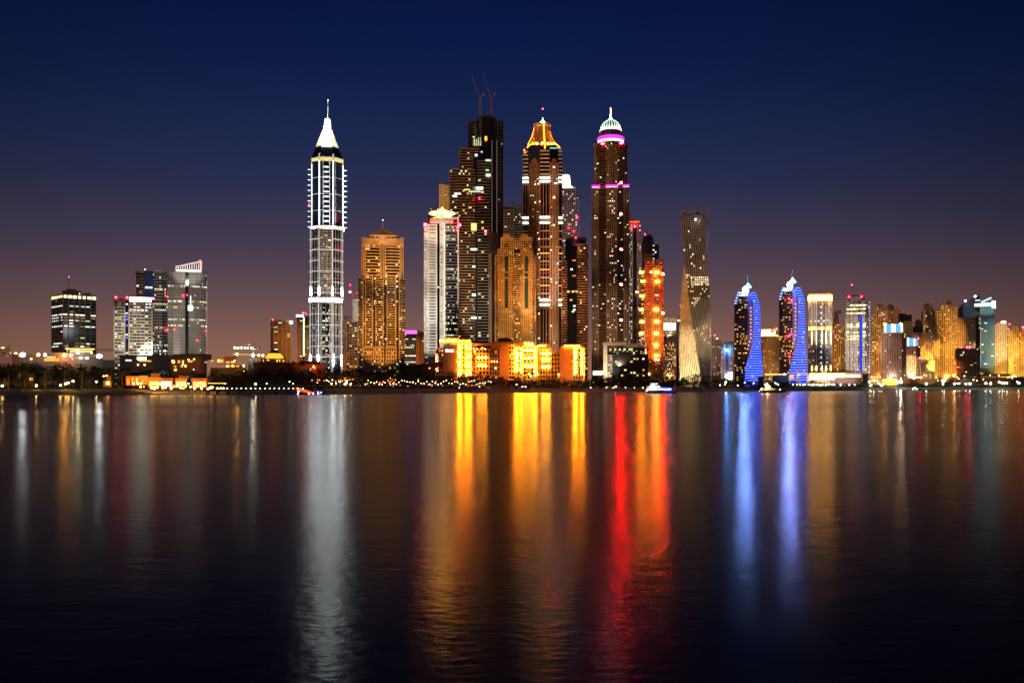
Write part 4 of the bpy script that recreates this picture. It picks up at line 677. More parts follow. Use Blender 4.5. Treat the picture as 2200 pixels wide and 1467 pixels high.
slab_tower('orange-brown apartment tower with dark roof, second from the blue strip tower', [(1906, 1922, 658, 2), (1922, 1934, 664, 0), (1934, 1941, 680, 3)], 1750, (1, .42, .12), .22, TAN, .10)
t = Tower('floodlit_crown_block', 'pinkish block with blue and white floodlit crown standing by the largest star-bright quay lamp', 1920, 1400)
t.wing(rect(1894, 1936, 30), 716, 833, style(wall=ROSE, glass=G_BLACK, fh=4.9, bh=.42, bay=5, pw=.55, out=.9, lit=.08, mats=[W2, W1, W5])); t.wing(rect(1936, 1946, 26, 3), 716, 833, style(wall=DARKC, glass=G_BLACK, fh=4.9, bh=.3, bay=5, pw=.3, out=.5, lit=.05, mats=[W7]))
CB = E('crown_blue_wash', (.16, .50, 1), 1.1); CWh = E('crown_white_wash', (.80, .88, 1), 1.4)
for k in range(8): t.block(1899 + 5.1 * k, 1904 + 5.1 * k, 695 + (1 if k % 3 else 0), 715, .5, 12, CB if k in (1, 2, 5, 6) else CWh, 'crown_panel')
t.prism(rect(1896, 1940, 28, -1), 714, 717, WHITE, 'crown_ledge'); t.lamp(1901, 696, -2, L_YEL, 1.4, 'crown_lamp'); t.lamp(1935, 696, -2, L_YEL, 1.6, 'crown_lamp'); t.flood(1915, 780, (1, .62, .5), .22, 150, 34); t.block(1895, 1928, 815, 833, -4, 0, E('forecourt_glow', (1, .55, .06), 3.5), 'lit_forecourt_wall')
t = Tower('dark_roof_block', 'block with two dark cube roofs between floodlit crown block and yellow slabs', 1947, 1550)
t.wing(rect(1943, 1960, 26), 690, 833, {**jb, 'bay': 5}); t.block(1930, 1946, 673, 695, 2, 18, G_NAVY, 'roof_cube'); t.block(1945, 1959, 676, 690, 1, 18, G_NAVY, 'roof_cube'); t.block(1960, 1982, 702, 717, 4, 20, G_NAVY, 'roof_cube'); t.wing(rect(1960, 1985, 26, 3), 715, 833, jb); t.flood(1955, 760, (1, .6, .2), .6, 120, 40)
t = Tower('floodlit_crown_block', 'smaller block with cyan lit curved crown beside the blue-white crowned block', 1963, 1480)
t.wing(rect(1949, 1967, 26), 744, 833, style(wall=ROSE, glass=G_BLACK, fh=4.9, bh=.42, bay=5, pw=.5, out=.9, lit=.08, mats=[W2, W1])); t.wing(rect(1967, 1977, 22, 3), 742, 833, style(wall=DARKC, glass=G_BLACK, fh=4.9, bh=.3, bay=5, pw=.3, out=.5, lit=.08, mats=[W7])); 
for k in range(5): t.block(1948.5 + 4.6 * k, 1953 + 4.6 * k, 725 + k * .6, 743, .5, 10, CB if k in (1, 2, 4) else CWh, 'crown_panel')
t.lamp(1973, 727, -1, L_RED, .8); t.flood(1960, 790, (1, .6, .45), .22, 150, 30)
slab_tower('yellow apartment tower with stepped roof behind the dark roof block', [(1966, 1980, 690, 4), (1980, 1984, 672, 3), (1984, 2003, 657, 0), (2003, 2012, 668, 3)], 1650, (1, .46, .07), .5)
slab_tower('broad yellow apartment tower with tallest stepped roof, beside the teal tower', [(2010, 2022, 668, 3), (2022, 2032, 654, 1), (2032, 2044, 650, 0), (2044, 2056, 660, 3)], 1600, (1, .50, .08), .65)
slab_tower('plain yellow apartment slab below the teal glass tower roof', [(2056, 2070, 684, 3), (2070, 2082, 686, 1), (2082, 2094, 688, 3)], 1560, (1, .52, .15), .36, GOLD, .05)
slab_tower('low yellow apartment block in front of the broad yellow tower', [(1990, 2004, 716, 2), (2004, 2018, 722, 0)], 1520, (1, .50, .08), .7)
# ---- teal glass twins
t = Tower('teal_glass_tower', 'dark teal tower with sloping roof, curved shoulder and two white roof lamps', 2082, 1700)
b = MB(); A = [(2058, 684), (2060, 660), (2068, 652), (2080, 644), (2092, 640), (2105, 636), (2107, 684)]
b.add([(t.X(x), 0, t.Z(y)) for x, y in A] + [(t.X(x), 40, t.Z(y)) for x, y in A], [tuple(range(7))] + [tuple(range(13, 6, -1))] + [(i, 7 + i, 7 + (i + 1) % 7, (i + 1) % 7) for i in range(7)], DOME); b.build('sloping_roof', t.e)
t.wing(rect(2059, 2107, 36, .5), 662, 833, style(wall=G_TEAL, glass=G_BLACK, fh=5, bh=.2, bay=5, pw=.2, out=.4, lit=.16, mats=[W7, W1, W1, W5]))
t.lamp(2074, 646, -1, L_WHITE2, 2, 'roof_lamp'); t.lamp(2095, 637, -1, L_WHITE2, 2, 'roof_lamp'); t.rod((2082, 645, 8), (2082, 624, 8), .5, STEEL, 'mast', .3); t.rod((2104, 636, 8), (2104, 625, 8), .4, STEEL, 'mast', .3)
t = Tower('teal_glass_tower', 'teal banded glass tower with glaring white lit roof frame', 2122, 1600)
t.wing(rect(2106, 2136, 36), 658, 833, style(wall=wallm('teal_panel', (.16, .27, .30)), glass=G_TEAL, fh=4.2, bh=.32, bay=7, pw=.04, out=.5, lit=.07, mats=[W2, W7, W1, W6], bands='sep', piers=False)); t.prism(rect(2105.5, 2107.5, 8, -1.5), 650, 833, GREY, 'corner_column')
t.block(2094, 2131, 652, 657, -1.5, -.5, E('roof_frame_glow', (.85, 1, .93), 9), 'roof_light'); t.block(2131, 2139, 647, 662, -1.5, 20, E('roof_frame_glow2', (.88, 1, .95), 4), 'roof_light'); b = MB(); A = [(2106, 652), (2137, 652), (2137, 641), (2120, 642)]
b.add([(t.X(x), 0, t.Z(y)) for x, y in A] + [(t.X(x), 25, t.Z(y)) for x, y in A], [(0, 1, 2, 3), (7, 6, 5, 4), (0, 4, 5, 1), (1, 5, 6, 2), (2, 6, 7, 3), (3, 7, 4, 0)], DOME); b.build('sloping_roof', t.e)
b = MB(); b.rod((t.X(2108), -1, t.Z(649)), (t.X(2130), -1, t.Z(640)), 1.6, E('roof_beam_glow', (.6, .8, .72), 1.2), 4); b.build('roof_light', t.e); t.block(2095, 2106, 643, 646, -1, 0, E('roof_beam_glow', (.6, .8, .72), 1.2), 'roof_light'); t.rod((2117, 642, 8), (2117, 626, 8), .5, STEEL, 'mast', .3)
t.flood(2121, 740, (.75, .9, 1), .7, 160, 30); t.flood(2121, 645, (.8, 1, .93), .8, 60, 50, 120)
t = Tower('dark_block', 'low dark brown banded block edged in red light with two red roof lights', 2080, 1380, 'office block')
t.wing(rect(2055, 2098, 26), 760, 833, style(wall=BROWN, glass=G_BLACK, fh=4.2, bh=.3, bay=7, pw=.08, out=.6, lit=.05, mats=[W3, W5, W1], bands='sep')); t.prism(rect(2054, 2099, 26, -.7), 748, 760, DARKC, 'parapet_wall'); t.prism(rect(2098, 2103, 24, 2), 755, 833, DARKC, 'side_wall'); t.block(2069, 2071, 755, 759, -1.6, -.8, W2, 'wall_lamp')
t.block(2051.5, 2054, 752, 833, 0, 20, TERRA, 'side_fin')
for q in (2065, 2078, 2083): t.lamp(q, 746, 0, L_RED, 1.2 if q > 2070 else .7)
t.lamp(2049, 806, -2, L_YEL, 1.6, 'wall_washer'); t.lamp(2051, 780, -2, L_ORED, 1.5, 'wall_washer'); t.flood(2053, 790, (1, .25, .03), 2.2, 40, 30, 14, dx=-8)
t = Tower('low_block', 'small dark banded block with plain tan central wall', 1992, 1380, 'office block')
t.wing(rect(1978, 2007, 24), 778, 833, style(wall=TAN, glass=G_BLACK, fh=4.2, bh=.4, bay=8, pw=.08, out=.7, lit=.03, mats=[W1], bands='sep')); t.block(1988, 1997, 783, 833, -1.6, 1, GOLD, 'central_wall'); t.prism(rect(1977, 2008, 24, -.6), 773, 778, GREY, 'parapet_wall'); t.lamp(1976, 769, -1, L_RED, 1.1); t.flood(1992, 800, (1, .7, .3), .3, 80, 40)
slab_tower('yellow apartment tower crowned by a white oval light, beside the teal glass pair', [(2139, 2148, 698, 2), (2148, 2162, 692, 0), (2162, 2168, 706, 3)], 1600, (1, .58, .10), .6).lamp(2156, 692, -2, L_SOFT, 2.6, 'crown_lamp', (1.8, 1, .9))
slab_tower('yellow apartment tower with square dark upper windows near the picture edge', [(2168, 2175, 712, 2), (2175, 2188, 702, 0)], 1550, (1, .58, .10), .55).lamp(2169, 696, -1, L_RED, 1.0)
slab_tower('outermost yellow apartment tower with red roof light', [(2189, 2198, 716, 2), (2198, 2222, 708, 0), (2222, 2240, 720, 2)], 1550, (1, .55, .1), .45).lamp(2198, 703, -1, L_RED, 1.5)
# ---- low dark office in front
t = Tower('office_block', 'low dark glass office block with pale lit side column and roof canopy', 1344, 1050, 'office block')
t.wing(rect(1314, 1392, 40, 1), 762, 833, style(wall=DARKC, glass=G_NAVY, fh=6, bh=.14, bay=6.5, pw=.06, out=.4, lit=.16, mats=[W4, W2, W7, W3, W5])); t.wing(rect(1305, 1315, 40), 762, 833, style(wall=GREY, glass=G_BLACK, fh=6, bh=.4, bay=5, pw=.3, out=.5, lit=.35, mats=[W7, W3]))
t.block(1296, 1304.5, 742, 833, -2, 12, CREAM, 'side_column'); t.block(1295, 1345, 735, 742, -3, 20, CREAM, 'roof_canopy'); t.block(1345, 1377, 738, 746, 0, 20, ROSE, 'roof_canopy'); t.wing(rect(1304, 1390, 34, 4), 746, 762, style(wall=DARKC, glass=G_BLACK, fh=8, bh=.2, bay=5, pw=.1, out=.5, lit=.35, mats=[W1, W3, W4, W7, W5]))
for q in range(9): t.lamp(1310 + 9.6 * q, 753 + rnd.uniform(-2, 3), -1, rnd.choice([W7, L_WARM, W4]), .6, 'terrace_lamp')
t.flood(1299, 790, (1, .85, .6), 1.6, 30, 60, 8, dx=-3); t.flood(1330, 740, (1, .7, .45), .25, 70, 40, 30)
# ------------------------------------------------------------------ land and water
SH = [(-6000, 430), (-3000, 450), (-900, 480), (-200, 490), (0, 500), (200, 512), (300, 540), (480, 548), (640, 556), (800, 600), (1000, 714), (1250, 770), (1450, 830), (1600, 930), (1700, 1000), (1900, 1130), (2200, 1250), (2700, 1320), (4000, 1400), (8000, 1500)]
def shore(px):
    for (a, ya), (b, yb) in zip(SH, SH[1:]):
        if px <= b: return ya + (yb - ya) * (px - a) / (b - a)
    return SH[-1][1]
prof_s = [(-6, -1.2), (0, 0), (14, 1.3), (34, 2.7), (60, 3.5), (130, 3.9), (300, 4.0), (2000, 4.2), (40000, 4.5)]
prof_w = [(-6, -2.5), (0, -.2), (6, 2.2), (10, 3.0), (60, 3.4), (130, 3.7), (300, 4.0), (2000, 4.2), (40000, 4.5)]
cols = sorted(set([p for p, _ in SH] + list(range(-100, 2400, 25))))
vs = []; fs = []; idx = []
for i, p in enumerate(cols):
    s = shore(p); q = min(1, max(0, (p - 1480) / 160))
    for (a, za), (b, zb) in zip(prof_s, prof_w):
        d = a + (b - a) * q; z = za + (zb - za) * q; jit = (2.2 * sin(p * .021) + 1.4 * sin(p * .057 + 1)) if 0 <= d < 80 else 0
        Y = s + d + jit * .8; vs.append(((p - CX) / F * (s if d < 300 else (s + 300)) , Y, z))
K = len(prof_s)
for i in range(len(cols) - 1):
    for j in range(K - 1): fs.append((i * K + j, (i + 1) * K + j, (i + 1) * K + j + 1, i * K + j + 1)); idx.append(1 if j <= 3 and cols[i] < 1490 else (2 if j <= 3 else 0))
# push the far row outwards so that the sheet reaches the horizon
for i in range(len(cols)):
    x, y, z = vs[i * K + K - 1]; vs[i * K + K - 1] = (x * 30, 40000, z); x, y, z = vs[i * K + K - 2]; vs[i * K + K - 2] = (x * 2.2, 4000, z)
SAND = wallm('sand', (.15, .145, .16), .95, .25, .12); ROCK = wallm('dark_revetment_rock', (.05, .048, .045), .9, .6, .5); SOIL = wallm('paved_ground', (.10, .09, .075), .9, .3, .05)
g = link('ground', newmesh('ground', vs, fs, [SOIL, SAND, ROCK], idx)); g['kind'] = 'structure'
wm = bpy.data.materials.new('sea_water'); wm.use_nodes = True; w = wm.node_tree; w.nodes.clear()
o_ = N(w, 'ShaderNodeOutputMaterial'); gl = N(w, 'ShaderNodeBsdfGlossy'); df = N(w, 'ShaderNodeBsdfDiffuse'); mx = N(w, 'ShaderNodeMixShader'); fr = N(w, 'ShaderNodeFresnel'); fr.inputs[0].default_value = 1.33
df.inputs[0].default_value = (.001, .003, .008, 1); gl.inputs[0].default_value = (.34, .34, .34, 1)
tcw = N(w, 'ShaderNodeTexCoord'); mp = N(w, 'ShaderNodeMapping'); mp.inputs['Scale'].default_value = (1, 1.6, 1)
n1 = N(w, 'ShaderNodeTexNoise'); n1.inputs['Scale'].default_value = 2.4; n1.inputs['Detail'].default_value = 3
n2 = N(w, 'ShaderNodeTexNoise'); n2.inputs['Scale'].default_value = .5; n2.inputs['Detail'].default_value = 2
mp2 = N(w, 'ShaderNodeMapping'); mp2.inputs['Scale'].default_value = (.004, .03, 1); n3 = N(w, 'ShaderNodeTexNoise'); n3.inputs['Scale'].default_value = 1; n3.inputs['Detail'].default_value = 4
mr = N(w, 'ShaderNodeMapRange'); mr.inputs[1].default_value = .35; mr.inputs[2].default_value = .65; mr.inputs[3].default_value = .15; mr.inputs[4].default_value = .19
bp = N(w, 'ShaderNodeBump'); bp.inputs['Strength'].default_value = 1; bp.inputs['Distance'].default_value = .010
bp2 = N(w, 'ShaderNodeBump'); bp2.inputs['Strength'].default_value = 1; bp2.inputs['Distance'].default_value = .013
L_ = w.links.new
L_(tcw.outputs['Object'], mp.inputs[0]); L_(mp.outputs[0], n1.inputs[0]); L_(mp.outputs[0], n2.inputs[0]); L_(tcw.outputs['Object'], mp2.inputs[0]); L_(mp2.outputs[0], n3.inputs[0])
L_(n3.outputs[0], mr.inputs[0]); L_(mr.outputs[0], gl.inputs['Roughness']); L_(n1.outputs[0], bp.inputs['Height']); L_(n2.outputs[0], bp2.inputs['Height']); L_(bp.outputs[0], bp2.inputs['Normal'])
L_(bp2.outputs[0], gl.inputs['Normal']); L_(fr.outputs[0], mx.inputs[0]); L_(df.outputs[0], mx.inputs[1]); L_(gl.outputs[0], mx.inputs[2]); L_(mx.outputs[0], o_.inputs[0])
b = MB(); b.add([(-30000, -300, 0), (30000, -300, 0), (30000, 42000, 0), (-30000, 42000, 0)], [(0, 1, 2, 3)], wm); b.build('water', None, 'structure')
def gz(px, Y):
    s = shore(px); q = min(1, max(0, (px - 1480) / 160)); d = Y - s; P = [(a + (b_ - a) * q, za + (zb - za) * q) for (a, za), (b_, zb) in zip(prof_s, prof_w)]
    for (a, za), (b_, zb) in zip(P, P[1:]):
        if d <= b_: return za + (zb - za) * max(0, (d - a)) / (b_ - a)
    return 4
def WX(px, Y): return (px - CX) / F * Y
def WZ(py, Y): return H + (HY - py) / F * Y
# ------------------------------------------------------------------ hotel by the shore
HW = TERRA; t = Tower('hotel', 'long terracotta hotel with blazing yellow lit corner turrets in front of the towers', 1085, 960, 'hotel')
hs = style(wall=HW, glass=G_BLACK, fh=9, bh=.4, bay=6, pw=.45, out=.6, lit=.12, mats=[W3, W7])
BRW = wallm('brown_render', (.26, .14, .10)); HL = E('sconce_glow', (1, .225, .005), 440)
t.block(953, 983, 740, 840, -4, 20, BRW, 'end_wall'); t.wing(rect(937, 953, 20, 4), 747, 840, {**hs, 'lit': .4}); t.wing(rect(983, 1013, 30, -1), 737, 840, {**hs, 'bay': 5, 'wall': GOLD})
t.prism(rect(944, 1012, 30, -3), 733, 737, GOLD, 'cornice'); t.prism(rect(947, 990, 24, 0), 726, 733, GOLD, 'roof_pavilion', rect(951, 986, 20, 2)); t.prism(rect(988, 1016, 22, -4), 729, 733, GOLD, 'roof_eaves', rect(992, 1010, 16, 0))
t.wing(rect(1013, 1022, 26, 5), 742, 840, {**hs, 'lit': .1}); t.wing(rect(1022, 1051, 26, 2), 748, 840, {**hs, 'bay': 7}); t.prism(rect(1012, 1060, 26, 4), 737, 742, TERRA, 'attic'); t.wing(rect(1051, 1074, 26, 5), 750, 840, {**hs, 'wall': BRW}); t.block(1053, 1074, 735, 760, 8, 26, TERRA, 'attic')
t.block(1074, 1093, 737, 840, -2, 24, TERRA, 'plain_wall'); t.prism(rect(1062, 1104, 26, 4), 733, 737, TERRA, 'cornice'); t.prism(rect(1066, 1102, 24, 6), 725, 733, DOME, 'hipped_roof', rect(1074, 1094, 12, 12))
t.wing(rect(1093, 1105, 26, 0), 741, 840, {**hs, 'wall': GOLD}); t.wing(ngon(1116, 9, 9, 10, -5), 744, 840, {**hs, 'wall': GOLD, 'bay': 7}); t.wing(rect(1124, 1148, 24, 3), 741, 840, {**hs, 'wall': GOLD, 'bay': 7}); t.wing(rect(1147, 1155, 24, -2), 744, 840, {**hs, 'wall': GOLD})
t.prism(rect(1100, 1128, 20, -3), 739, 742, GOLD, 'roof_eaves'); t.prism(rect(1104, 1150, 22, 5), 733, 741, BRW, 'hipped_roof', rect(1110, 1144, 14, 10))
t.block(1155, 1160, 744, 840, 3, 24, TERRA, 'plain_wall'); t.wing(rect(1160, 1184, 22, 3), 748, 840, {**hs, 'wall': GOLD, 'bay': 6}); t.prism(rect(1155, 1184, 20, 0), 741, 745, GOLD, 'roof_eaves'); t.prism(rect(1157, 1182, 16, 2), 737, 741, GOLD, 'roof_pavilion', rect(1164, 1178, 10, 5))
t.wing(rect(1184, 1204, 22, 4), 756, 840, {**hs, 'wall': BRW, 'bay': 7, 'lit': .04}); t.block(1203, 1230, 748, 840, -2, 22, TERRA, 'plain_wall'); t.wing(rect(1230, 1248, 24, -3), 743, 840, {**hs, 'wall': GOLD, 'bay': 6}); t.wing(rect(1248, 1256, 20, 3), 748, 840, {**hs, 'wall': GOLD}); t.prism(rect(1205, 1232, 24, -1), 743, 748, TERRA, 'cornice'); t.prism(rect(1212, 1256, 24, -3), 739, 743, GOLD, 'roof_eaves', rect(1218, 1248, 16, 2))
for tx, w_, ys in ((988, 5, (742, 759, 778, 797)), (1003, 3, (742, 762, 780, 797)), (1010, 2.5, (742, 760, 779, 796)), (1110, 5, (750, 762, 776, 790)), (1120, 4, (752, 763, 776, 792)), (1150, 2.6, (748, 760, 776, 791)), (1236, 5, (750, 762, 778, 793)), (1250, 3, (752, 764, 779, 794))):
    for y in ys:
        t.block(tx - w_, tx + w_, y - .2, y + .7, -8, -4, GOLD, 'light_shelf'); t.block(tx - w_ * .8, tx + w_ * .8, y - 1.2, y - .3, -7, -5, HL, 'wall_light'); t.block(tx - w_ * .5, tx + w_ * .5, y + 3, y + 9, -4.6, -3.5, HL, 'wall_light')
for xa, xb, y0, y1 in ((984, 1012, 748, 800), (1094, 1106, 748, 800), (1107, 1124, 754, 798), (1147, 1155, 752, 798), (1231, 1247, 752, 800), (1249, 1255, 756, 800), (1125, 1147, 756, 800), (1161, 1183, 765, 800)):
    n_ = max(2, round((xb - xa) / 4.2)); st_ = (xb - xa) / n_; y = y0
    while y < y1:
        for k in range(n_): t.block(xa + st_ * (k + .28), xa + st_ * (k + .72), y, y + 3.4, -6.2 if 1106 < xa < 1124 else (-5.0 if xa == 1231 else (-3.0 if xa in (984, 1147) else .6)), 4, G_BLACK, 'dark_window')
        y += 7.2
for x0, ys in ((1028, (768, 785)), (1035.5, (768, 785)), (1043, (768, 785)), (1129, (738, 752, 769, 786)), (1136, (739, 752, 769, 786)), (1143, (740, 752, 769, 786)), (1166, (759, 772, 788)), (1172.5, (760, 772, 788)), (1179, (759, 772, 788)), (1056, (776,)), (1062, (776,)), (1068, (776,))):
    for y in ys: t.lamp(x0, y, -1, L_YEL if x0 > 1070 or x0 < 1050 else L_WARM, 1.05 if not 1050 < x0 < 1070 else .55, 'balcony_lamp', (1, 1, 1.2))
for x0 in (1018, 1025, 1035, 1042): t.lamp(x0, 749 + rnd.random(), 1, L_WARM, .6, 'eaves_lamp')
for x0, y in ((1020, 756), (1065, 791), (1137, 803), (1140, 808), (1150, 806), (1155, 804), (1148, 797), (1200, 804), (1234, 803), (1253, 803)): t.lamp(x0, y, -8, L_WARM, .8, 'garden_lamp')
for x0 in (950, 962, 975, 990, 1005): t.block(x0 - 4, x0 + 4, 731.4, 732.6, -5.5, -4.5, HL if x0 > 980 else L_YEL, 'cornice_light')
for x0 in (1159, 1168, 1216, 1228, 1240): t.block(x0 - 4, x0 + 4, 742.6, 743.4, -5.5, -4.5, L_YEL, 'cornice_light')
sg = t.block(957.5, 975, 751, 756, -4.6, -4.2, E('white_sign_back', (1, .85, .95), 2), 'sign')
for k, (w_, h_) in enumerate(((2.6, 4.6), (2.0, 4.6), (1.8, 3.6), (1.8, 3.8), (1.6, 3.6), (1.8, 4.2), (1.8, 3.6))): t.block(958 + 2.35 * k, 958 + 2.35 * k + w_ * .85, 755.8 - h_, 755.8, -5, -4.65, E('white_sign_glow', (1, .93, 1), 9), 'sign_letter')
for x0 in (1186, 1190, 1193.5, 1197): t.block(x0, x0 + 2.2, 764 - rnd.uniform(0, 1.5), 766.5, 2, 3, DARKC, 'sign_letter')
t.flood(1083, 800, (1, .24, .03), .34, 40, 60, 8); t.flood(1216, 800, (1, .26, .03), .5, 40, 60, 8); t.flood(968, 790, (1, .42, .2), .12, 60, 50, 8); t.flood(1036, 790, (1, .4, .1), .22, 50, 60, 8); t.flood(1125, 780, (1, .45, .08), .35, 50, 60, 8); t.flood(1240, 790, (1, .5, .1), .35, 40, 50, 8); t.flood(1000, 780, (1, .5, .1), .35, 40, 50, 8)
# ------------------------------------------------------------------ low buildings
def low(name, label, x, Y, blocks, cat='building', wins=(), lamps=(), fl=None, grp=None):
    t = Tower(name, label, x, Y, cat, grp)
    for (a, c, y0, y1, f, m, nm) in blocks: t.block(a, c, y0, y1, f, f + 24, m, nm)
    for (a, c, y0, y1, f, m) in wins: t.block(a, c, y0, y1, f - .5, f + .3, m, 'lit_window')
    for (x_, y_, f, m, r) in lamps: t.lamp(x_, y_, f - 14, m, r * .75, 'lamp')
    if fl: t.flood(*fl)
    return t
low('apartment_block', 'pale pinkish block with few windows at the far edge of the shore', 15, 900, [(-20, 26, 752, 840, 0, ROSE, 'wall'), (-10, 22, 743, 752, 3, ROSE, 'wall'), (26, 40, 760, 840, 3, BROWN, 'wall')], wins=[(21, 24, 756, 760, 0, W3), (4, 7, 757, 760, 0, G_BLACK), (4, 7, 763, 766, 0, G_BLACK), (14, 18, 763, 766, 0, W5), (9, 12, 757, 760, 0, G_BLACK), (2, 10, 745, 749, 3, W7), (-8, -4, 757, 760, 0, G_BLACK)], fl=(10, 765, (1, .62, .5), .22, 80, 50, 20))
HALLW = wallm('hall_panel', (.11, .09, .09))
t = low('exhibition_hall', 'long low pale hall with rows of glaring stadium lamps along its roof', 125, 1000, [(30, 135, 762, 840, 0, HALLW, 'wall'), (98, 150, 757, 764, 2, HALLW, 'roof'), (135, 222, 764, 840, 2, HALLW, 'wall'), (115, 205, 757, 762, 4, HALLW, 'roof'), (200, 250, 772, 840, 4, DARKC, 'wall')],
    wins=[(95, 128, 770, 776, 0, W3), (100, 120, 766, 769, 0, W1), (140, 205, 747, 750, 8, W7), (150, 200, 751, 756, 8, W1), (170, 178, 766, 771, 1, W6), (183, 192, 766, 771, 1, W6)],
    lamps=[(83, 763, -2, L_WARM, 2.4), (97, 763, -2, L_WHITE2, 2.2), (138, 763, -2, L_YEL, 2.4), (153, 763, -2, L_WHITE2, 2.2), (36, 762, -2, L_WARM, 2.2), (168, 757, -3, E('star_lamp', (1, .85, .5), 220), 1.8), (137, 772, -2, L_RED, .6), (156, 771, -2, L_RED, .6), (68, 772, -2, L_WARM, 1.2), (197, 757, -2, L_WARM, 1.5), (28, 774, -2, L_YEL, .9)], fl=(125, 768, (1, .75, .6), .05, 60, 70, 12))
for x0, y0, r in ((53, 766, 5.0), (211, 767, 5.0)): t.lamp(x0, y0, -110, E('stadium_glow', (.93, .97, 1), 110), r * .5, 'stadium_lamp', (1.2, .6, .8)); t.rod((x0, 845, -110), (x0, y0, -110), .3, DARKC, 'lamp_mast')
b = MB(); [b.rod((t.X(180), 30, t.Z(y)), (t.X(300), 30, t.Z(y - 1)), .3, GREY) for y in (747, 750)]; b.build('gantry', t.e); t.lathe(145, 10, [(1, 758), (2.5, 748), (.3, 736)], ROSE, 'tensile_spire', 8)
low('low_hall', 'low dark hall with greenish white lit fascia below the beige office block', 330, 800, [(258, 330, 763, 840, 2, HALLW, 'wall'), (326, 372, 762, 840, 0, HALLW, 'wall'), (372, 400, 760, 840, 4, HALLW, 'wall')], wins=[(295, 314, 767, 773, 2, E('fascia_glow', (.7, 1, .72), 9)), (270, 283, 773, 776, 2, W6), (298, 325, 774, 777, 2, W3)], lamps=[(297, 784, -8, L_WARM, .9), (311, 784, -8, L_WARM, 1.0), (354, 753, 8, L_WHITE2, .6)], fl=(300, 770, (1, .8, .7), .05, 60, 60, 12))
HO = wallm('orange_villa_render', (.42, .18, .06))
arch = [(370, 376, 774, 781), (382, 387, 774, 780), (391, 395, 774, 780), (388, 393, 784, 789), (396, 401, 783, 789), (374, 379, 786, 789), (374, 380, 792, 797), (404, 414, 774, 778)]
low('shore_villa', 'dark villa with amber arched windows behind the shore trees', 400, 690, [(366, 440, 771, 840, 0, BROWN, 'wall'), (360, 452, 764, 772, 3, HALLW, 'wall'), (400, 455, 760, 771, 8, DARKC, 'wall')], 'villa', wins=[(a, c, y, z, 0, W3 if k % 2 else W7) for k, (a, c, y, z) in enumerate(arch)], lamps=[(371, 776, -2, L_WARM, .8), (405, 773, -2, L_WARM, .6), (417, 772, -2, L_WARM, .7), (393, 783, -2, L_WARM, .6), (416, 794, -3, L_WHITE2, .4)], fl=(395, 785, (1, .4, .1), .10, 30, 70, 8))
low('shore_villa', 'flat-roofed villa with two floors of orange lit loggias', 485, 680, [(482, 508, 766, 776, 0, BRW, 'roof_parapet'), (466, 482, 770, 782, 2, HO, 'wall'), (484, 508, 776, 790, 2, HO, 'wall'), (508, 530, 784, 840, 2, HALLW, 'wall'), (452, 530, 790, 840, 4, DARKC, 'wall')], 'villa',
    wins=[(467, 480, 772, 779, 2, W3), (486, 493, 775, 780, 2, W3), (496, 505, 775, 779, 2, W7), (486, 494, 785, 788, 2, W7), (497, 505, 785, 788, 2, W3), (453, 459, 774, 777, 4, W3), (508, 514, 785, 788, 2, W3), (522, 527, 785, 789, 2, W7)], lamps=[(470, 775, -1, L_WARM, 1.0), (488, 787, -1, L_WARM, .9), (500, 786, -1, L_WARM, .9), (504, 775, -1, L_WARM, .7), (523, 785, -1, L_WARM, .8), (524, 798, -2, L_WARM, .6)], fl=(485, 780, (1, .35, .06), .3, 25, 70, 8))
t = low('domed_pavilion', 'dark building with shallow dome washed in amber light', 590, 700, [(545, 618, 778, 840, 0, BRW, 'wall'), (618, 645, 781, 840, 2, BRW, 'wall'), (629, 644, 780, 790, 0, HO, 'wall'), (645, 690, 775, 786, 6, BRW, 'roof'), (560, 614, 770, 779, 3, HO, 'drum_base')], 'pavilion', wins=[(565, 567, 772, 777, 3, W3), (573, 579, 772, 775, 3, E('red_window', (1, .3, .2), 1.5, False)), (594, 597, 772, 777, 3, W7), (600, 602, 772, 777, 3, W1), (607, 611, 773, 777, 3, W3)])
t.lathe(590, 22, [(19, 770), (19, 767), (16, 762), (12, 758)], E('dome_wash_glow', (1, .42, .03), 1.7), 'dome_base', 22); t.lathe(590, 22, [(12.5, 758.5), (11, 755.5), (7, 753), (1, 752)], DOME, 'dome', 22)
b = MB(); b.prism(t.ol(rect(618, 644, 16, 2)), t.Z(782), t.Z(776), BRW, t.ol(rect(630, 632, 2, 9))); b.build('pitched_roof', t.e); t.rod((630, 777, 8), (630, 770, 8), .3, BRW, 'finial')
low('shore_villa', 'low dark block lit by one red lamp at the foot of the white spire tower', 690, 690, [(670, 700, 782, 840, 4, BRW, 'wall'), (655, 674, 780, 792, 6, BRW, 'wall')], 'villa', lamps=[(674, 788, -1, E('red_garden_lamp', (1, .08, .02), 40), 1.1), (677, 791, -1, L_ORED, 1.3), (668, 793, -2, L_ORED, .8)], fl=(680, 790, (1, .12, .03), .5, 20, 60, 8))
low('shore_block', 'small flat roofed block with red and gold lamps beside the white ring crown tower', 942, 900, [(934, 950, 778, 789, 0, DARKC, 'wall'), (936, 948, 789, 800, 2, BRW, 'wall'), (905, 934, 781, 840, 4, DARKC, 'wall'), (858, 905, 783, 840, 8, DARKC, 'wall')], wins=[(938, 941, 790, 796, 1, W3)], lamps=[(940, 791, 0, L_RED, .5), (937, 793, 0, L_WARM, .6), (923, 791, 2, L_WARM, .5), (940, 797, 0, L_WARM, .7)])
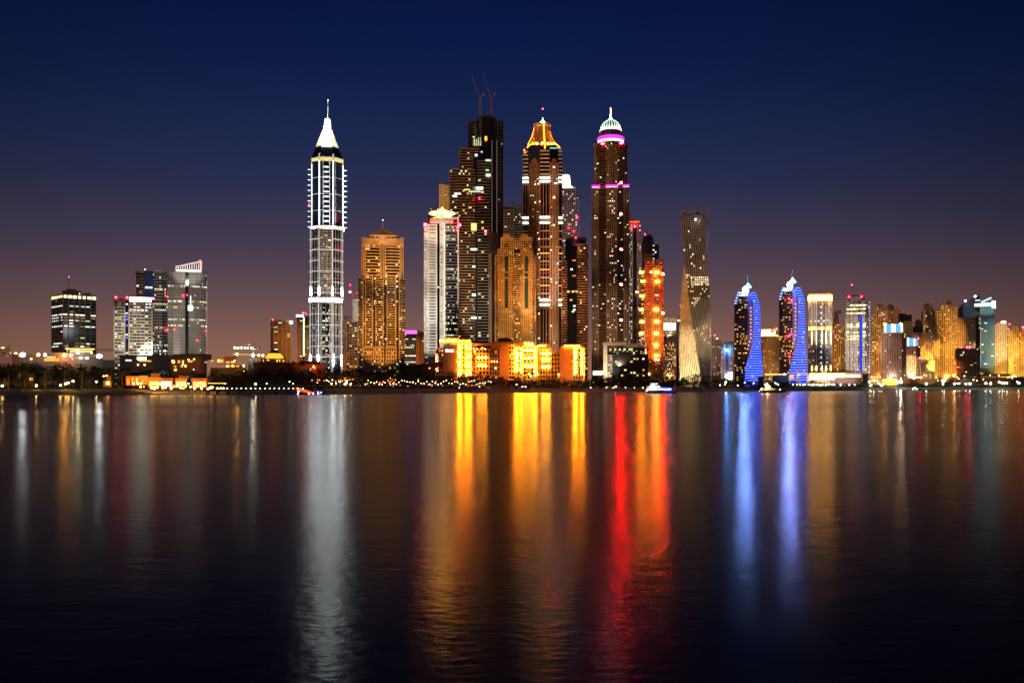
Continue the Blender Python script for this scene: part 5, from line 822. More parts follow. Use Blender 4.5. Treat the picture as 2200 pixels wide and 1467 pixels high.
low('beach_house', 'small gabled beach house glowing orange within', 234, 560, [(229, 238, 807, 818, 0, HO, 'wall'), (222, 241, 818, 832, 0, BRW, 'wall')], 'beach house', wins=[(226, 237, 819, 828, 0, W3), (228, 234, 820, 826, 0, L_WARM)], lamps=[(223, 808, -1, L_WARM, .5), (229, 807, -1, L_WARM, .6)], fl=(234, 812, (1, .35, .1), .4, 12, 70, 5))
low('beach_house', 'unlit beach house with two slim glowing openings among left trees', 60, 560, [(38, 75, 800, 832, 0, BRW, 'wall')], 'beach house', wins=[(64, 66, 811, 817, 0, W7), (68, 70, 811, 817, 0, W3), (41, 43, 806, 818, 0, W5)])
t = low('beach_restaurant', 'sprawling beach restaurant of orange lit pavilions and terraces crowded with glowing lanterns', 370, 575, [(272, 300, 808, 828, 0, HO, 'wall'), (300, 318, 807, 826, -1, TAN, 'wall'), (318, 345, 810, 832, 0, HO, 'wall'), (345, 372, 812, 832, 2, HO, 'wall'), (324, 344, 802, 811, 6, HALLW, 'wall'), (376, 402, 812, 834, 0, HO, 'wall'), (384, 406, 807, 813, 6, HALLW, 'wall'), (412, 446, 812, 834, 2, HO, 'wall'), (446, 492, 822, 824, 0, GOLD, 'beam')], 'restaurant',
    wins=[(275, 280, 814, 826, 0, W3), (284, 289, 811, 826, 0, W3), (292, 297, 812, 826, 0, W7), (306, 310, 815, 824, -1, W3), (321, 342, 819, 829, 0, W7), (347, 369, 819, 830, 2, E('cafe_glow', (1, .72, .34), 2.5)), (378, 400, 819, 830, 0, W7), (415, 443, 819, 831, 2, E('cafe_glow2', (1, .55, .14), 1.6)), (448, 488, 822.4, 823.6, -1, E('beam_glow', (1, .5, .1), 2.5))], fl=(340, 815, (1, .36, .05), .9, 30, 80, 6))
t.flood(300, 815, (1, .32, .03), .9, 25, 60, 6); t.flood(420, 815, (1, .36, .05), .9, 25, 70, 6)
for q in range(272, 318, 5): t.block(q, q + 1.2, 811, 828, -2, -1, HO, 'arcade_pier')
LMc = {}
def lampobj(name, label, px, py, Y, m, r, ground=True, cat='lamp', grp=None, post=None):
    z = WZ(py, Y); x = WX(px, Y); e = link(name, None, None, (x, Y, 0)); tag(e, label, cat, grp); base = gz(px, Y) if ground else (post or 0)
    k = round(max(.3, z - base) * 4) / 4
    if k not in LMc: b = MB(); b.rod((0, 0, 0), (0, 0, k), .09, DARKC, 5, .05); b.abox(-.3, .3, -.3, .3, k - .05, k + .08, DARKC); LMc[k] = newmesh('post', b.v, b.f, b.m, b.i)
    link('post', LMc[k], e, (0, 0, z - k - r * .5)); link('lamp_head', ball(m), e, (0, 0, z), (0, 0, 0), (r, r, r)); return e
LA = [(326, 833, 1), (332, 834, 1.0), (338, 832, .8), (350, 833, .9), (356, 832, .8), (368, 834, .9), (374, 830, .7), (388, 833, .7), (399, 829, .8), (409, 831, .7), (418, 834, .9), (424, 829, .8), (433, 834, .9), (440, 828, .7), (447, 835, .8), (452, 833, 1), (456, 832, .8), (467, 834, .7), (474, 834, .7), (480, 834, .7), (287, 824, .7), (297, 824, .7), (303, 824, .7), (302, 831, .6), (309, 831, .4), (394, 834, .5), (362, 826, .8), (345, 824, .8), (405, 824, .6), (430, 822, .6)]
for px, py, r in LA: lampobj('terrace_lantern', 'glowing lantern among the crowded terrace tables of the beach restaurant', px, py, 556 + rnd.uniform(0, 6), E('lantern_glow', (1, .50, .10), 26), r * .75, grp='lanterns on the restaurant terrace')
for px, py in ((350, 822), (381, 829), (391, 823)): lampobj('coloured_lantern', 'teal lantern on the restaurant terrace', px, py, 558, E('teal_lantern', (.2, .9, .8), 12), .5, grp='teal terrace lanterns')
SL = E('star_lantern', (1, .55, .12), 260)
for px, py, lb in ((5, 829, 'bright amber shore lamp standing nearest the picture edge'), (78, 828.5, 'lone bright amber shore lamp between the edge lamp and the lamp quartet'), (130, 827.5, 'lowest lamp of the amber quartet lighting the palms'), (141, 824, 'second lamp of the rising amber quartet'), (147, 822, 'third lamp of the rising amber quartet'), (157, 819, 'highest lamp of the rising amber quartet'), (207, 820, 'amber lamp beside the small gabled beach house'), (483, 823.5, 'bright amber lamp at the landward end of the pier'), (549, 825, 'bright amber lamp behind the middle of the pier')):
    lampobj('shore_lamp', lb, px, py, shore(px) + 38, SL, .42)
WLm = E('pier_lamp_glow', (.9, .95, .82), 16)
# ---- pier
PY = 552; pr = tag(link('pier', None, None, (0, PY, 0)), 'long dark timber pier on square posts with a row of small white lamps', 'pier')
TIM = wallm('dark_timber', (.07, .05, .04)); PZ = 3.1
for k in range(24):
    a, c = WX(440 + 8.4 * k, PY), WX(440 + 8.4 * (k + 1), PY) - .15; link('deck_plank', UB(TIM), pr, ((a + c) / 2, 0, PZ), (0, 0, 0), (c - a, 5, .3))
for px in (447, 468, 491, 515, 541, 566, 593, 619): 
    for dy in (-2, 2): link('pile', UB(TIM), pr, (WX(px, PY), dy, PZ / 2 - 1), (0, 0, 0), (.7, .7, PZ + 2))
link('rail', UB(TIM), pr, ((WX(440, PY) + WX(640, PY)) / 2, -2.4, PZ + 1.1), (0, 0, 0), (WX(640, PY) - WX(440, PY), .12, .12)); link('beam', UB(TIM), pr, ((WX(440, PY) + WX(640, PY)) / 2, -2.3, PZ - .4), (0, 0, 0), (WX(640, PY) - WX(440, PY), .3, .5))
for k in range(15): lampobj('pier_lamp', 'small white lamp standing on the pier rail', 488 + 10.15 * k, 834.3, PY - 2.4, WLm, .26, False, grp='lamps along the pier', post=PZ)
# red lit gangway
gw = tag(link('gangway', None, None, (0, 548, 0)), 'sloping gangway with red lit truss rails down to the floating dock', 'gangway'); REDT = wallm('red_paint', (.5, .08, .04)); RL = E('red_rail_glow', (1, .09, .01), 3.2)
b = MB(); A = (WX(637, 548), 0, 4.3); B = (WX(676, 548), 0, 1.0); b2 = MB()
for dy in (-1.2, 1.2):
    for n_ in range(14):
        q0, q1 = n_ / 14, (n_ + 1) / 14; x0, x1 = A[0] + (B[0] - A[0]) * q0, A[0] + (B[0] - A[0]) * q1; z0, z1 = A[2] + (B[2] - A[2]) * q0, A[2] + (B[2] - A[2]) * q1
        b.rod((x0, dy, z0 - 1.3), (x1, dy, z1), .1, RL); b.rod((x0, dy, z0), (x1, dy, z1 - 1.3), .1, RL); b.rod((x0, dy, z0), (x0, dy, z0 - 1.3), .1, REDT)
    b.rod((A[0], dy, A[2]), (B[0], dy, B[2]), .14, RL); b.rod((A[0], dy, A[2] - 1.5), (B[0], dy, B[2] - 1.0), .2, REDT)
b.build('truss_rail', gw, 'stuff'); b2.box((0, 0), (1, 0), (0, 1), A[0], B[0], -1.1, 1.1, 0, .1, DARKC) if False else None
b2.rod((A[0], 0, A[2] - 1.5), (B[0], 0, B[2] - 1.0), .8, DARKC, 4); b2.build('walkway', gw)
for px, py in ((640.5, 834.8), (650.5, 835)): lampobj('gangway_lamp', 'pinkish red lamp on top of the red gangway, %s' % ('at its landward end' if px < 645 else 'a few metres down the slope'), px, py, 547, E('pink_lamp', (1, .25, .15), 60), .32, False, post=3)
lampobj('gangway_lamp', 'warm white lamp under the landward end of the red gangway', 642, 841, 547, E('warm_dock_lamp', (1, .8, .5), 60), .4, False, post=0)
dk = tag(link('floating_dock', None, None, (0, 546, 0)), 'low dark floating dock with small blue deck lamps and mooring piles', 'dock')
link('deck', UB(DARKC), dk, ((WX(640, 546) + WX(702, 546)) / 2, 0, .25), (0, 0, 0), (WX(702, 546) - WX(640, 546), 5, .8))
for px in (677, 681, 716 - 10): link('mooring_pile', UB(REDT if px != 681 else TIM), dk, (WX(px, 546), -1 if px < 700 else -3, 1.6), (0, 0, 0), (.6, .6, 5.6))
for px, py in ((665.5, 845.5), (674.5, 845.5), (686, 845.5), (685.5, 842.5), (691.5, 842.5), (642, 845.5)): link('deck_lamp', ball(E('blue_dock_lamp', (.25, .3, 1), 50)), dk, (WX(px, 546), -2.6, max(.8, WZ(py, 546))), (0, 0, 0), (.28, .28, .28))
b = MB()
for k in range(7): b.abox(WX(682 + 3 * k, 546), WX(682.3 + 3 * k, 546), -.1, .1, .6, 2.0, TIM)
b.abox(WX(682, 546), WX(701, 546), -.1, .1, 1.9, 2.05, TIM); b.build('handrail', dk)
# ---- beach parasols
b = MB(); b.lathe((0, 0), [(1.9, 0), (1.1, .55), (.08, .95)], 8, wallm('grey_canvas', (.30, .31, .40))); PC = newmesh('canopy', b.v, b.f, b.m, b.i); b = MB(); b.rod((0, 0, -2.3), (0, 0, .2), .06, TIM); PP = newmesh('pole', b.v, b.f, b.m, b.i)
for k in range(40):
    px = 585 + k * 11.2 + rnd.uniform(-3, 3); Y = shore(px) + 36 + rnd.uniform(-3, 6); z = gz(px, Y); e = tag(link('beach_parasol', None, None, (WX(px, Y), Y, z + 2.3)), 'small closed-light grey canvas beach parasol in the long row on the sand', 'parasol', 'beach parasols on the sand')
    e['label'] = 'small unlit grey canvas beach parasol in the long row on the sand'; link('canopy', PC, e); link('pole', PP, e)
# ---- shoreline lamps, small
def lamprow(name, label, grp, pts, m, r, dY=30):
    for px, py in pts: lampobj(name, label, px, py, shore(px) + dY, m, r * rnd.uniform(.8, 1.2), grp=grp)
lamprow('garden_lamp', 'small warm lamp glimmering among the dark garden trees behind the parasols', 'lamps in the beach club gardens', [(rnd.uniform(690, 760), rnd.uniform(816, 826)) for _ in range(10)] + [(573, 824), (622, 820), (630, 824), (682, 822), (712, 824), (722, 824.5), (741, 824), (754, 824)] + [(x, rnd.uniform(817, 826)) for x in range(785, 1060, 6)], E('garden_glow', (1, .62, .28), 22), .30, 45)
lamprow('garden_lamp', 'bigger amber garden lamp in the four-lamp row by the parasols', 'four amber lamps by the parasols', [(712, 824), (722, 824.2), (741, 824.4), (754, 824)], SL, .35, 40)
lamprow('garden_lamp', 'reddish garden lamp low among the trunks behind the parasols', 'reddish lamps between the trunks', [(rnd.uniform(780, 1060), rnd.uniform(812, 830)) for _ in range(34)] + [(rnd.uniform(670, 760), rnd.uniform(812, 820)) for _ in range(14)], E('red_garden_glow', (1, .16, .04), 9), .34, 48)
lamprow('path_lamp', 'white path lamp at the edge of the dark sand before the yacht', 'white path lamps before the yacht', [(1269, 833), (1303, 832.5), (1318, 833), (1344, 832.6), (1363, 833), (1381, 832.5), (1122, 831), (1129, 831), (987, 833), (1030, 830), (1110, 826)], E('path_glow', (1, .92, .78), 24), .3, 12)
lamprow('path_lamp', 'orange lamp under the trees just before the yacht', 'orange lamp before the yacht', [(1323, 830)], SL, .35, 14)
lamprow('promenade_lamp', 'greenish white lamp in the evenly spaced promenade row behind the second boat', 'promenade lamps behind the second boat', [(1712 + 6.2 * k + rnd.uniform(-1, 1), 826.5 + rnd.uniform(-.6, .6)) for k in range(14)] + [(1806, 826.5), (1825, 827), (1836, 827), (1704, 826), (1672, 826), (1666, 823)], E('green_white_path', (.82, 1, .6), 40), .42, 26)
lamprow('shore_lamp', 'small lamp among shrubs between the yacht and the second boat', 'lamps between the two boats', [(1547, 827), (1585, 828), (1557, 826), (1600, 822), (1619, 823)], E('path_glow2', (1, .85, .6), 40), .35, 20); lamprow('shore_lamp', 'bright orange lamp under the small light screen', 'orange lamp under the light screen', [(1559.5, 821)], SL, .5, 24)
QL = E('quay_star', (1, .93, .66), 300)
qd = [(1868, 820, 'first'), (1871, 828, 'second'), (1877, 817, 'third'), (1888, 823.5, 'fourth'), (1894, 828.5, 'fifth'), (1935, 820, 'largest'), (1927, 822.5, 's'), (1990, 824.5, 'x'), (2024, 818, 'y'), (2029.5, 818, 'y2'), (2026, 824.5, 'z'), (2051, 824, 'a'), (2060, 824, 'b'), (2075, 824.5, 'c'), (2084, 824, 'd'), (2118, 823, 'e'), (2128.5, 823.5, 'f'), (2147, 820.5, 'g'), (2153, 822.5, 'h'), (2158, 822.5, 'i'), (2163, 823, 'j'), (2188.5, 822.5, 'k')]
for px, py, n_ in qd:
    big = n_ == 'largest'; lampobj('quay_lamp', 'largest white quay lamp, glaring in front of the crowned block' if big else 'bright white quay lamp on the lit waterfront road', px, py, shore(px) + 22, E('quay_star_big', (1, .97, .75), 700) if big else QL, 1.3 if big else (.8 if n_ in 'xahdefgk' else .55), grp=None if big else 'quay lamps on the waterfront road')
for k in range(26): lampobj('road_lamp', 'tiny warm lamp beyond the quay shrubs', rnd.uniform(1850, 2195), rnd.uniform(806, 820), 1340 + rnd.uniform(0, 30), E('road_glow', (1, .6, .2), 14), rnd.uniform(.5, .9), grp='tiny lamps beyond the quay')
t = Tower('quay_pavilion', 'low quay pavilion with orange-red neon sign on its roof edge', 1995, 1360, 'pavilion'); t.block(1955, 2010, 815, 834, 0, 12, BROWN, 'wall'); t.block(1958.5, 1982, 807.5, 812.5, -2, -1, E('pav_sign_back', (1, .10, .02), 1.6), 'sign')
for k in range(8): t.block(1959.5 + 2.8 * k, 1961.6 + 2.8 * k, 812 - rnd.uniform(2.4, 4), 812, -2.6, -2.1, E('pav_sign_glow', (1, .32, .15), 7), 'sign_letter')
for x_ in (1962, 1978): t.block(x_, x_ + 1, 812, 816, -1.6, -.6, STEEL, 'sign_leg')
t = Tower('waterfront_podium', 'long low podium with blinding cream lit shopfronts under the white gold crown tower', 1800, 1330, 'podium'); t.block(1733, 1815, 806, 834, 0, 20, CREAM, 'wall'); t.block(1793, 1850, 810, 836, -4, 16, ROSE, 'wall'); t.block(1688, 1850, 801, 804.5, 2, 20, TAN, 'roof_edge')
PG = E('shopfront_glow', (1, .86, .50), 10); PG2 = E('shopfront_glow_dim', (1, .55, .22), 3)
for k in range(19): t.block(1739 + 4.0 * k, 1742.4 + 4.0 * k, 806.5 + rnd.uniform(0, 1.5), 814.5, -1, -.4, PG if rnd.random() < .8 else PG2, 'shopfront')
for k in range(14): t.block(1796 + 3.8 * k, 1799 + 3.8 * k, 806.5, 809.5, -5, -4.4, PG, 'shopfront'); t.lamp(1742 + 5.4 * k, 804, -2, L_WARM, 1.5, 'roof_lamp')
for k in range(9): t.block(1640 + 5.5 * k, 1644.5 + 5.5 * k, 802.6, 804, 0, .8, PG2, 'eave_light')
t.lathe(1770, 6, [(6, 804), (5.4, 799), (2.5, 796), (.4, 795)], wallm('pink_dome', (.6, .35, .35)), 'pink_dome', 14); t.block(1709, 1713, 793, 834, -6, -2, GOLD, 'gate_pillar'); t.block(1853, 1864, 803, 834, -4, 4, DARKC, 'utility_tower'); t.flood(1800, 812, (1, .75, .6), .6, 40, 80, 10); t.flood(1745, 805, (1, .6, .3), .8, 40, 70, 10)
low('quay_shed', 'dark flat shed behind the second boat', 1680, 1120, [(1660, 1694, 806, 834, 0, DARKC, 'wall'), (1628, 1640, 808, 834, 2, DARKC, 'wall')], 'shed', wins=[(1696, 1705, 806, 814, 2, W3)], lamps=[(1685, 804, -1, L_BLUEW, .5)])
low('tiled_roof_hall', 'low tile-roofed hall with small orange windows below the teal glass tower', 2135, 1400, [(2108, 2170, 808, 834, 0, TERRA, 'wall'), (2106, 2172, 803, 808, -1, BRW, 'roof'), (2172, 2240, 810, 834, 1, DARKC, 'wall')], wins=[(2145 + 5 * k, 2148 + 5 * k, 807, 811, 0, W3) for k in range(5)] + [(2112 + 6 * k, 2115 + 6 * k, 808, 811, 0, W5) for k in range(5)])
low('street_front', 'row of low lit shopfronts at the foot of the towers by the quay', 1900, 1390, [(1862, 1893, 807, 834, 0, TAN, 'wall'), (1929, 1960, 812, 834, 0, TAN, 'wall')], 'shop row', wins=[(1865 + 6 * k, 1869 + 6 * k, 808, 812, 0, W7) for k in range(5)], fl=(1880, 812, (1, .6, .15), .8, 40, 70, 8))
# lit crane with horizontal jib
t = Tower('tower_crane', 'far white tower crane with a row of lamps along its level jib', 545, 1300, 'crane'); b = MB()
for y in (747, 749.5): b.rod((t.X(502), 0, t.Z(y)), (t.X(558), 0, t.Z(y)), .3, STEEL)
b.build('jib', t.e); t.rod((545, 833, 0), (545, 737, 0), .9, STEEL, 'mast', .4); t.rod((545, 738, 0), (505, 747, 0), .2, STEEL, 'stay'); t.block(556, 560, 747, 751, -1, 1, ORANGE, 'counterweight')
for x_, r in ((505, 1.6), (512, 1.1), (519, 1.1), (526, 1.0), (532, 1.0), (540, 1.1)): t.lamp(x_, 747.5, -1, L_GREEN, r, 'jib_lamp')
t.lamp(543, 763, -3, E('crane_star', (1, .97, .85), 200), 1.8, 'work_lamp'); t.lamp(509, 761, -2, L_YEL, 1.6, 'work_lamp'); t.lamp(556, 763, -2, L_WARM, 1.6, 'work_lamp'); t.lamp(565, 763.5, -2, L_WARM, 1.6, 'work_lamp'); t.rod((500, 761, 0), (568, 763, 0), .5, E('lit_beam', (1, .6, .15), 1.2), 'lit_beam'); t.block(532, 570, 772, 840, 2, 20, HALLW, 'site_wall')
# ------------------------------------------------------------------ boats
def hull(L, W, Hh, bow_, m, sheer=.5):
    n = 14; vs = []
    for i in range(n + 1):
        q = i / n; x = -L / 2 + L * q; w_ = W / 2 * (1 - max(0, (q - .45) / .55) ** 2.2) + .02; top = Hh * (1 + sheer * q * q); xo = bow_ * max(0, q - .7) / .3
        vs += [(x, -w_ * .6, -.6), (x + xo * .3, -w_ * .92, Hh * .4), (x + xo, -w_, top), (x + xo, w_, top), (x + xo * .3, w_ * .92, Hh * .4), (x, w_ * .6, -.6)]
    fs = [(i * 6 + j, (i + 1) * 6 + j, (i + 1) * 6 + j + 1, i * 6 + j + 1) for i in range(n) for j in range(5)] + [(5, 4, 3, 2, 1, 0), tuple(n * 6 + j for j in range(6))]
    return newmesh('hull', vs, [f[::-1] for f in fs], [m])
def cabin(o, x0, x1, w, z0, z1, m, name, rake=1.2, rf=.3):
    b = MB(); b.add([(x0, -w, z0), (x1, -w, z0), (x1, w, z0), (x0, w, z0), (x0 + rf, -w * .9, z1), (x1 - rake, -w * .85, z1), (x1 - rake, w * .85, z1), (x0 + rf, w * .9, z1)], [(3, 2, 1, 0), (4, 5, 6, 7), (0, 1, 5, 4), (1, 2, 6, 5), (2, 3, 7, 6), (3, 0, 4, 7)], m); return b.build(name, o)
BW = wallm('boat_white', (.7, .7, .72), .3)
Y = 668; ya = tag(link('yacht', None, None, (WX(1421, Y), Y, 0), (0, 0, radians(3))), 'sleek motor yacht glowing white at the stern and blue along the foredeck', 'yacht')
link('hull', hull(22, 5.4, 1.9, 1.6, wallm('boat_hull_grey', (.22, .24, .30), .35)), ya)
cabin(ya, -9.5, 5.5, 2.3, 2.0, 3.9, BW, 'main_cabin', 3.5); cabin(ya, -9, 0, 2.1, 4.0, 5.6, BW, 'upper_deck', 2.4); cabin(ya, -8.4, -2.6, 1.9, 7.2, 7.55, BW, 'hard_top', .6); cabin(ya, -10.8, 0, 2.4, 3.9, 4.05, BW, 'deck_overhang', .2)
for x0 in (-8, -4.2): b = MB(); b.rod((x0, -1.6, 5.5), (x0 + .7, -1.6, 7.3), .13, BW); b.rod((x0, 1.6, 5.5), (x0 + .7, 1.6, 7.3), .13, BW); b.build('roof_support', ya)
YW = E('yacht_white_glow', (.82, .93, 1), 2.6); YB = E('yacht_blue_glow', (.07, .05, 1), 3.5)
for x0, x1, z0, z1, m_ in ((-9, -3, 2.5, 3.5, YW), (-2.6, .5, 2.7, 3.5, YW), (-8.6, -4.5, 4.3, 5.4, YW), (-4.1, -1.6, 4.4, 5.3, YW), (-8, -5.2, 5.8, 7.1, YW), (-5, -3, 6.7, 7.1, YW)): link('cabin_window', UB(m_), ya, ((x0 + x1) / 2, -2.32 if z0 < 4 else -2.12, (z0 + z1) / 2), (0, 0, 0), (x1 - x0, .12, z1 - z0))
for x0, x1, z, m_ in ((.8, 3.0, 2.9, E('pinkish_glow', (1, .5, 1), 5)), (3.6, 6.4, 3.1, E('blue_white_window', (.6, .85, 1), 6))): link('cabin_window', UB(m_), ya, ((x0 + x1) / 2, -2.45, z), (0, 0, 0), (x1 - x0, .12, .7))
for x0, x1, z in ((1.0, 7.0, 2.15), (-1.5, 5, 4.15)): link('light_strip', UB(YB), ya, ((x0 + x1) / 2, -2.5 if z < 3 else -2.0, z), (0, 0, 0), (x1 - x0, .14, .22))
for x0, z in ((-11, 2.2), (-10.4, 3.1)): link('deck_lamp', ball(L_WHITE), ya, (x0, -1.8, z), (0, 0, 0), (.3, .3, .3))
d = bpy.data.lights.new('deck_light', 'POINT'); d.color = (.1, .1, 1); d.energy = 900; d.shadow_soft_size = .3; link('deck_light', d, ya, (5.5, -3.6, 4.2)); d = bpy.data.lights.new('deck_light', 'POINT'); d.color = (.85, .95, 1); d.energy = 900; d.shadow_soft_size = .3; link('deck_light', d, ya, (-8, -3.6, 5.0))
b = MB(); [b.rod((8 + .7 * k, -1.8 + .2 * k, 2.5), (8 + .7 * k, -1.8 + .2 * k, 3.5), .05, STEEL) for k in range(5)]; b.rod((8, -1.8, 3.5), (11, -.9, 3.6), .05, STEEL); b.build('bow_rail', ya)
Y = 715; yb_o = tag(link('motor_boat', None, None, (WX(1659, Y), Y, 0), (0, 0, radians(-4))), 'dark hulled cabin boat lit by orange deck lamps, moored before the blue towers', 'boat')
link('hull', hull(19.5, 5, 1.8, 1.4, wallm('boat_hull_navy', (.08, .09, .16), .35), .6), yb_o); cabin(yb_o, -6.5, 3.5, 2.1, 1.9, 3.7, BW, 'main_cabin', 2.6); cabin(yb_o, -5.8, -.2, 1.9, 3.8, 4.4, BW, 'flybridge', 1.4); cabin(yb_o, -5.4, -1.6, 1.8, 6.3, 6.5, BW, 'hard_top', .4)
for x0 in (-5, -2.6): b = MB(); b.rod((x0, -1.5, 4.3), (x0 + .3, -1.5, 6.4), .1, BW); b.rod((x0, 1.5, 4.3), (x0 + .3, 1.5, 6.4), .1, BW); b.build('roof_support', yb_o)
for x0, x1, z in ((-4.0, -2.4, 2.8), (-2, -.6, 2.85), (-.2, 1.2, 2.85)): link('cabin_window', UB(W3), yb_o, ((x0 + x1) / 2, -2.1, z), (0, 0, 0), (x1 - x0, .1, .7))
link('light_strip', UB(L_ORED), yb_o, (-8.5, -2.3, 1.9), (0, 0, 0), (2.6, .1, .3)); BL = E('boat_lamp_glow', (1, .6, .3), 90)
for x0, z, r in ((-8.2, 3.1, .45), (-4.3, 6.9, .45), (-6, 6.3, .28), (-2.5, 4.9, .3), (-4.2, 5.0, .45), (5.5, 2.5, .2), (-9.6, 1.5, .25)): link('deck_lamp', ball(BL), yb_o, (x0, -1.9, z), (0, 0, 0), (r, r, r))
d = bpy.data.lights.new('deck_light', 'POINT'); d.color = (1, .5, .15); d.energy = 1500; d.shadow_soft_size = .3; link('deck_light', d, yb_o, (-4, -3, 4.4))
b = MB(); b.rod((-3, 0, 6.4), (-3.4, 0, 8.6), .08, STEEL); b.build('radar_mast', yb_o)
Y = 1140; sb_ = tag(link('small_boat', None, None, (WX(1966, Y), Y, 0), (0, 0, 0)), 'small work boat with green lamp moored below the quay', 'boat'); link('hull', hull(11, 3.4, 1.2, .8, DARKC), sb_); cabin(sb_, -3, 1.5, 1.3, 1.3, 3.2, BW, 'cabin', .8)
for x0, z, m_ in ((1.5, 1.9, E('boat_green', (.1, 1, .5), 30)), (-3.4, 1.8, L_WHITE), (-1, 3.4, L_WHITE2)): link('deck_lamp', ball(m_), sb_, (x0, -1.4, z), (0, 0, 0), (.5, .5, .5))
# ------------------------------------------------------------------ trees
LEAF = [wallm('dark_leaf', (.045, .065, .025), .8, .4, .8), wallm('olive_leaf', (.06, .075, .03), .8, .4, .8)]; BARK = wallm('bark', (.10, .07, .05))
def crown_mesh(seed, n=420, flat=1.0):
    r = random.Random(seed); b = MB(); cl = [(r.gauss(0, 2.1), r.gauss(0, 2.1), 6.2 + r.uniform(-2.2, 3.0) * flat) for _ in range(11)]
    for k in range(n):
        c = r.choice(cl); th = r.uniform(0, 2 * pi); ph = math.acos(r.uniform(-1, 1)); R = 1.7 * r.uniform(.6, 1.15); p = (c[0] + R * sin(ph) * cos(th), c[1] + R * sin(ph) * sin(th), c[2] + R * cos(ph) * .8)
        s_ = r.uniform(.35, .75); vv = [(p[0] + r.uniform(-s_, s_), p[1] + r.uniform(-s_, s_), p[2] + r.uniform(-s_, s_)) for _ in range(3)]; b.add(vv, [(0, 1, 2)], LEAF[seed % 2])
    return newmesh('crown', b.v, b.f, b.m, b.i)
CR = [crown_mesh(k, 520, 1 + .2 * (k % 3)) for k in range(7)]
def trunk_mesh(seed):
    r = random.Random(seed); b = MB(); b.rod((0, 0, -.5), (.1, 0, 4), .35, BARK, 6, .22)
    for k in range(5): a = r.uniform(0, 6.3); b.rod((.1, 0, 3 + .3 * k), (2.2 * cos(a), 2.2 * sin(a), 6 + r.uniform(0, 1.5)), .15, BARK, 4, .06)
    return newmesh('trunk', b.v, b.f, b.m, b.i)
TR = [trunk_mesh(k) for k in range(3)]
b = MB()   # frond: drooping spine with leaflets, points along +x
for s_ in (-1, 1):
    for k in range(9):
        q0 = k / 9; x0 = 3.2 * q0; z0 = 1.1 * sin(q0 * 2.2) - .9 * q0 * q0; w_ = .75 * sin(pi * min(.97, q0 + .12)) + .12; q1 = (k + 1) / 9; z1 = 1.1 * sin(q1 * 2.2) - .9 * q1 * q1
        b.add([(x0, 0, z0), (3.2 * q1, 0, z1), (3.2 * q1 + .25, s_ * w_, z1 - .35)], [(0, 1, 2)], LEAF[0])
FR = newmesh('frond', b.v, b.f, b.m, b.i); b = MB(); b.rod((0, 0, -1), (.15, 0, 4), .28, BARK, 6, .2); b.rod((.15, 0, 4), (0, .1, 8), .2, BARK, 6, .17); PT = newmesh('trunk', b.v, b.f, b.m, b.i)
TOP = [(-200, 774), (0, 775), (60, 775), (110, 779), (215, 780), (250, 786), (330, 789), (400, 800), (500, 798), (560, 787), (640, 789), (700, 790), (750, 788), (850, 787), (900, 792), (950, 797), (1000, 801), (1060, 804), (1130, 811), (1250, 810), (1290, 804), (1320, 799), (1380, 801), (1450, 808), (1500, 806), (1540, 813), (1600, 816), (1640, 818), (1700, 817), (1800, 821), (1850, 822), (2000, 824), (2300, 823)]
def topy(px):
    for (a, ya), (b_, yb) in zip(TOP, TOP[1:]):
        if px <= b_: return ya + (yb - ya) * (px - a) / (b_ - a)
    return 823
ZONES = [(-300, 250, 'dark leafy shore tree below the office towers at the dim end of the bay', 'shore trees below the office towers'), (250, 560, 'dark leafy tree around the beach restaurant and villas', 'trees around the restaurant'), (560, 900, 'dark leafy tree in the belt behind the parasol beach', 'trees behind the parasol beach'), (900, 1280, 'dark leafy tree in the belt in front of the long hotel', 'trees in front of the hotel'), (1280, 1545, 'dark leafy tree on the wooded point behind the yacht', 'trees on the wooded point'), (1545, 2400, 'low leafy tree along the lit quay road', 'trees along the quay road')]
def zone(px):
    for z in ZONES:
        if z[0] <= px < z[1]: return z
    return ZONES[-1]
nt_ = 0
for row in range(2):
    px = -140 + row * 7
    while px < 2330:
        s = shore(px); dd = (92, 58)[row]
        if 268 < px < 452 and row > 0: px += 14; continue
        if px > 1545: dd = (60, 40)[row]
        Y = s + dd + rnd.uniform(-7, 7); ty = topy(px) + (0, 10)[row] * (1 if px < 1500 else .35) + abs(rnd.gauss(0, 3.2)) * (1 if px < 1500 else .6); g0 = gz(px, Y); h = max(3.5, WZ(ty, Y) - g0); z = zone(px)
        sc = h / 10.4; sw = max(sc, 1.15 * Y / 1000) * rnd.uniform(.85, 1.25); e = tag(link('leafy_tree', None, None, (WX(px, Y), Y, g0), (0, 0, rnd.uniform(0, 6.3)), (sw, sw, sc)), z[2], 'tree', z[3])
        link('crown', CR[rnd.randrange(7)], e); link('trunk', TR[rnd.randrange(3)], e); nt_ += 1
        px += max(11.5, (sw * 5.2) * F / Y) * rnd.uniform(.85, 1.2)
print('trees', nt_)
b = MB(); rr = random.Random(3)
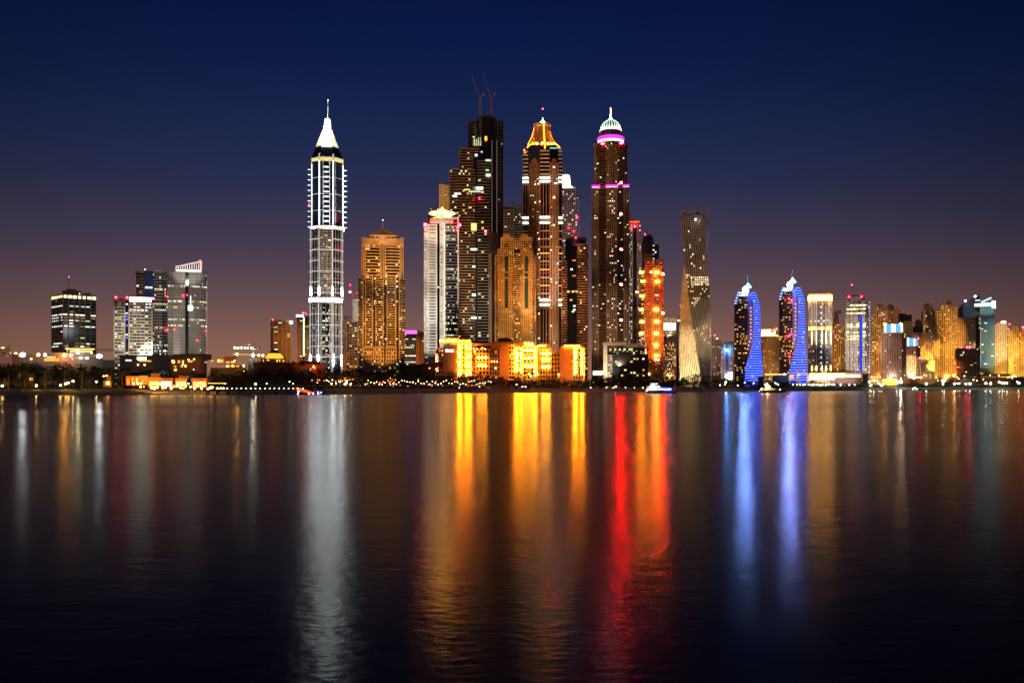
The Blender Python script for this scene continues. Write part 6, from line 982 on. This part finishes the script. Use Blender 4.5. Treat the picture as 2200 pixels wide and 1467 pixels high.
for k in range(26000):
    px = rr.uniform(-160, 2340); s = shore(px); d = rr.uniform(48, 100) if px < 1545 else rr.uniform(28, 70); 
    if 268 < px < 448: d = rr.uniform(85, 120)
    Y = s + d; g0 = gz(px, Y); hm = (2.0 + .075 * (d - 48)) * (1.5 if px < 1545 else .9) * (.6 + .4 * sin(px * .19 + d * .3)); z = g0 + rr.uniform(0, 1) ** .8 * hm; x = WX(px, Y); s_ = rr.uniform(.5, 1.1)
    b.add([(x + rr.uniform(-s_, s_), Y + rr.uniform(-s_, s_), z + rr.uniform(-s_, s_)) for _ in range(3)], [(0, 1, 2)], LEAF[k % 2])
b.build('undergrowth', None, 'stuff')
cyan_p = {352: 797, 410: 800, 434: 812}
for k, px in enumerate([18, 52, 96, 138, 176, 228, 262, 288, 331, 352, 368, 394, 410, 434, 458, 520, 604, 700, 728, 792, 842, 884, 960, 1012, 1118, 1170, 1232, 1296, 1480, 1500, 1526, 1746, 1786, 1852, 1874, 1912]):
    Y = shore(px) + (40 if px < 1500 else 26) + rnd.uniform(-3, 5); ty = cyan_p.get(px, topy(px) + 12 if px < 1500 else topy(px) - 2); g0 = gz(px, Y); sc = max(.5, (WZ(ty, Y) - g0) / 9.2)
    lb = {352: 'palm by the restaurant with cyan lit crown, tallest glow', 410: 'palm with faint cyan lit crown between restaurant pavilions', 434: 'palm with cyan lit crown at the pier end of the restaurant'}.get(px); z = zone(px)
    e = tag(link('palm_tree', None, None, (WX(px, Y), Y, g0), (0, 0, 0), (sc, sc, sc)), lb or z[2].replace('dark leafy', 'dark feathery').replace('low leafy', 'low feathery').replace('tree', 'palm'), 'palm', None if lb else z[3].replace('trees', 'palms'))
    link('trunk', PT, e); 
    for j in range(13): link('frond', FR, e, (0, 0, 8), (rnd.uniform(-.2, .2), rnd.uniform(-.75, .45), j * 2 * pi / 13 + rnd.uniform(-.2, .2)))
    if lb:
        d = bpy.data.lights.new('uplight', 'SPOT'); d.color = (.08, .55, 1); d.energy = 9000 * sc; d.spot_size = radians(40); d.shadow_soft_size = .2; o = link('uplight', d, e, (0, -3, 1)); o.rotation_euler = (radians(156), 0, 0)
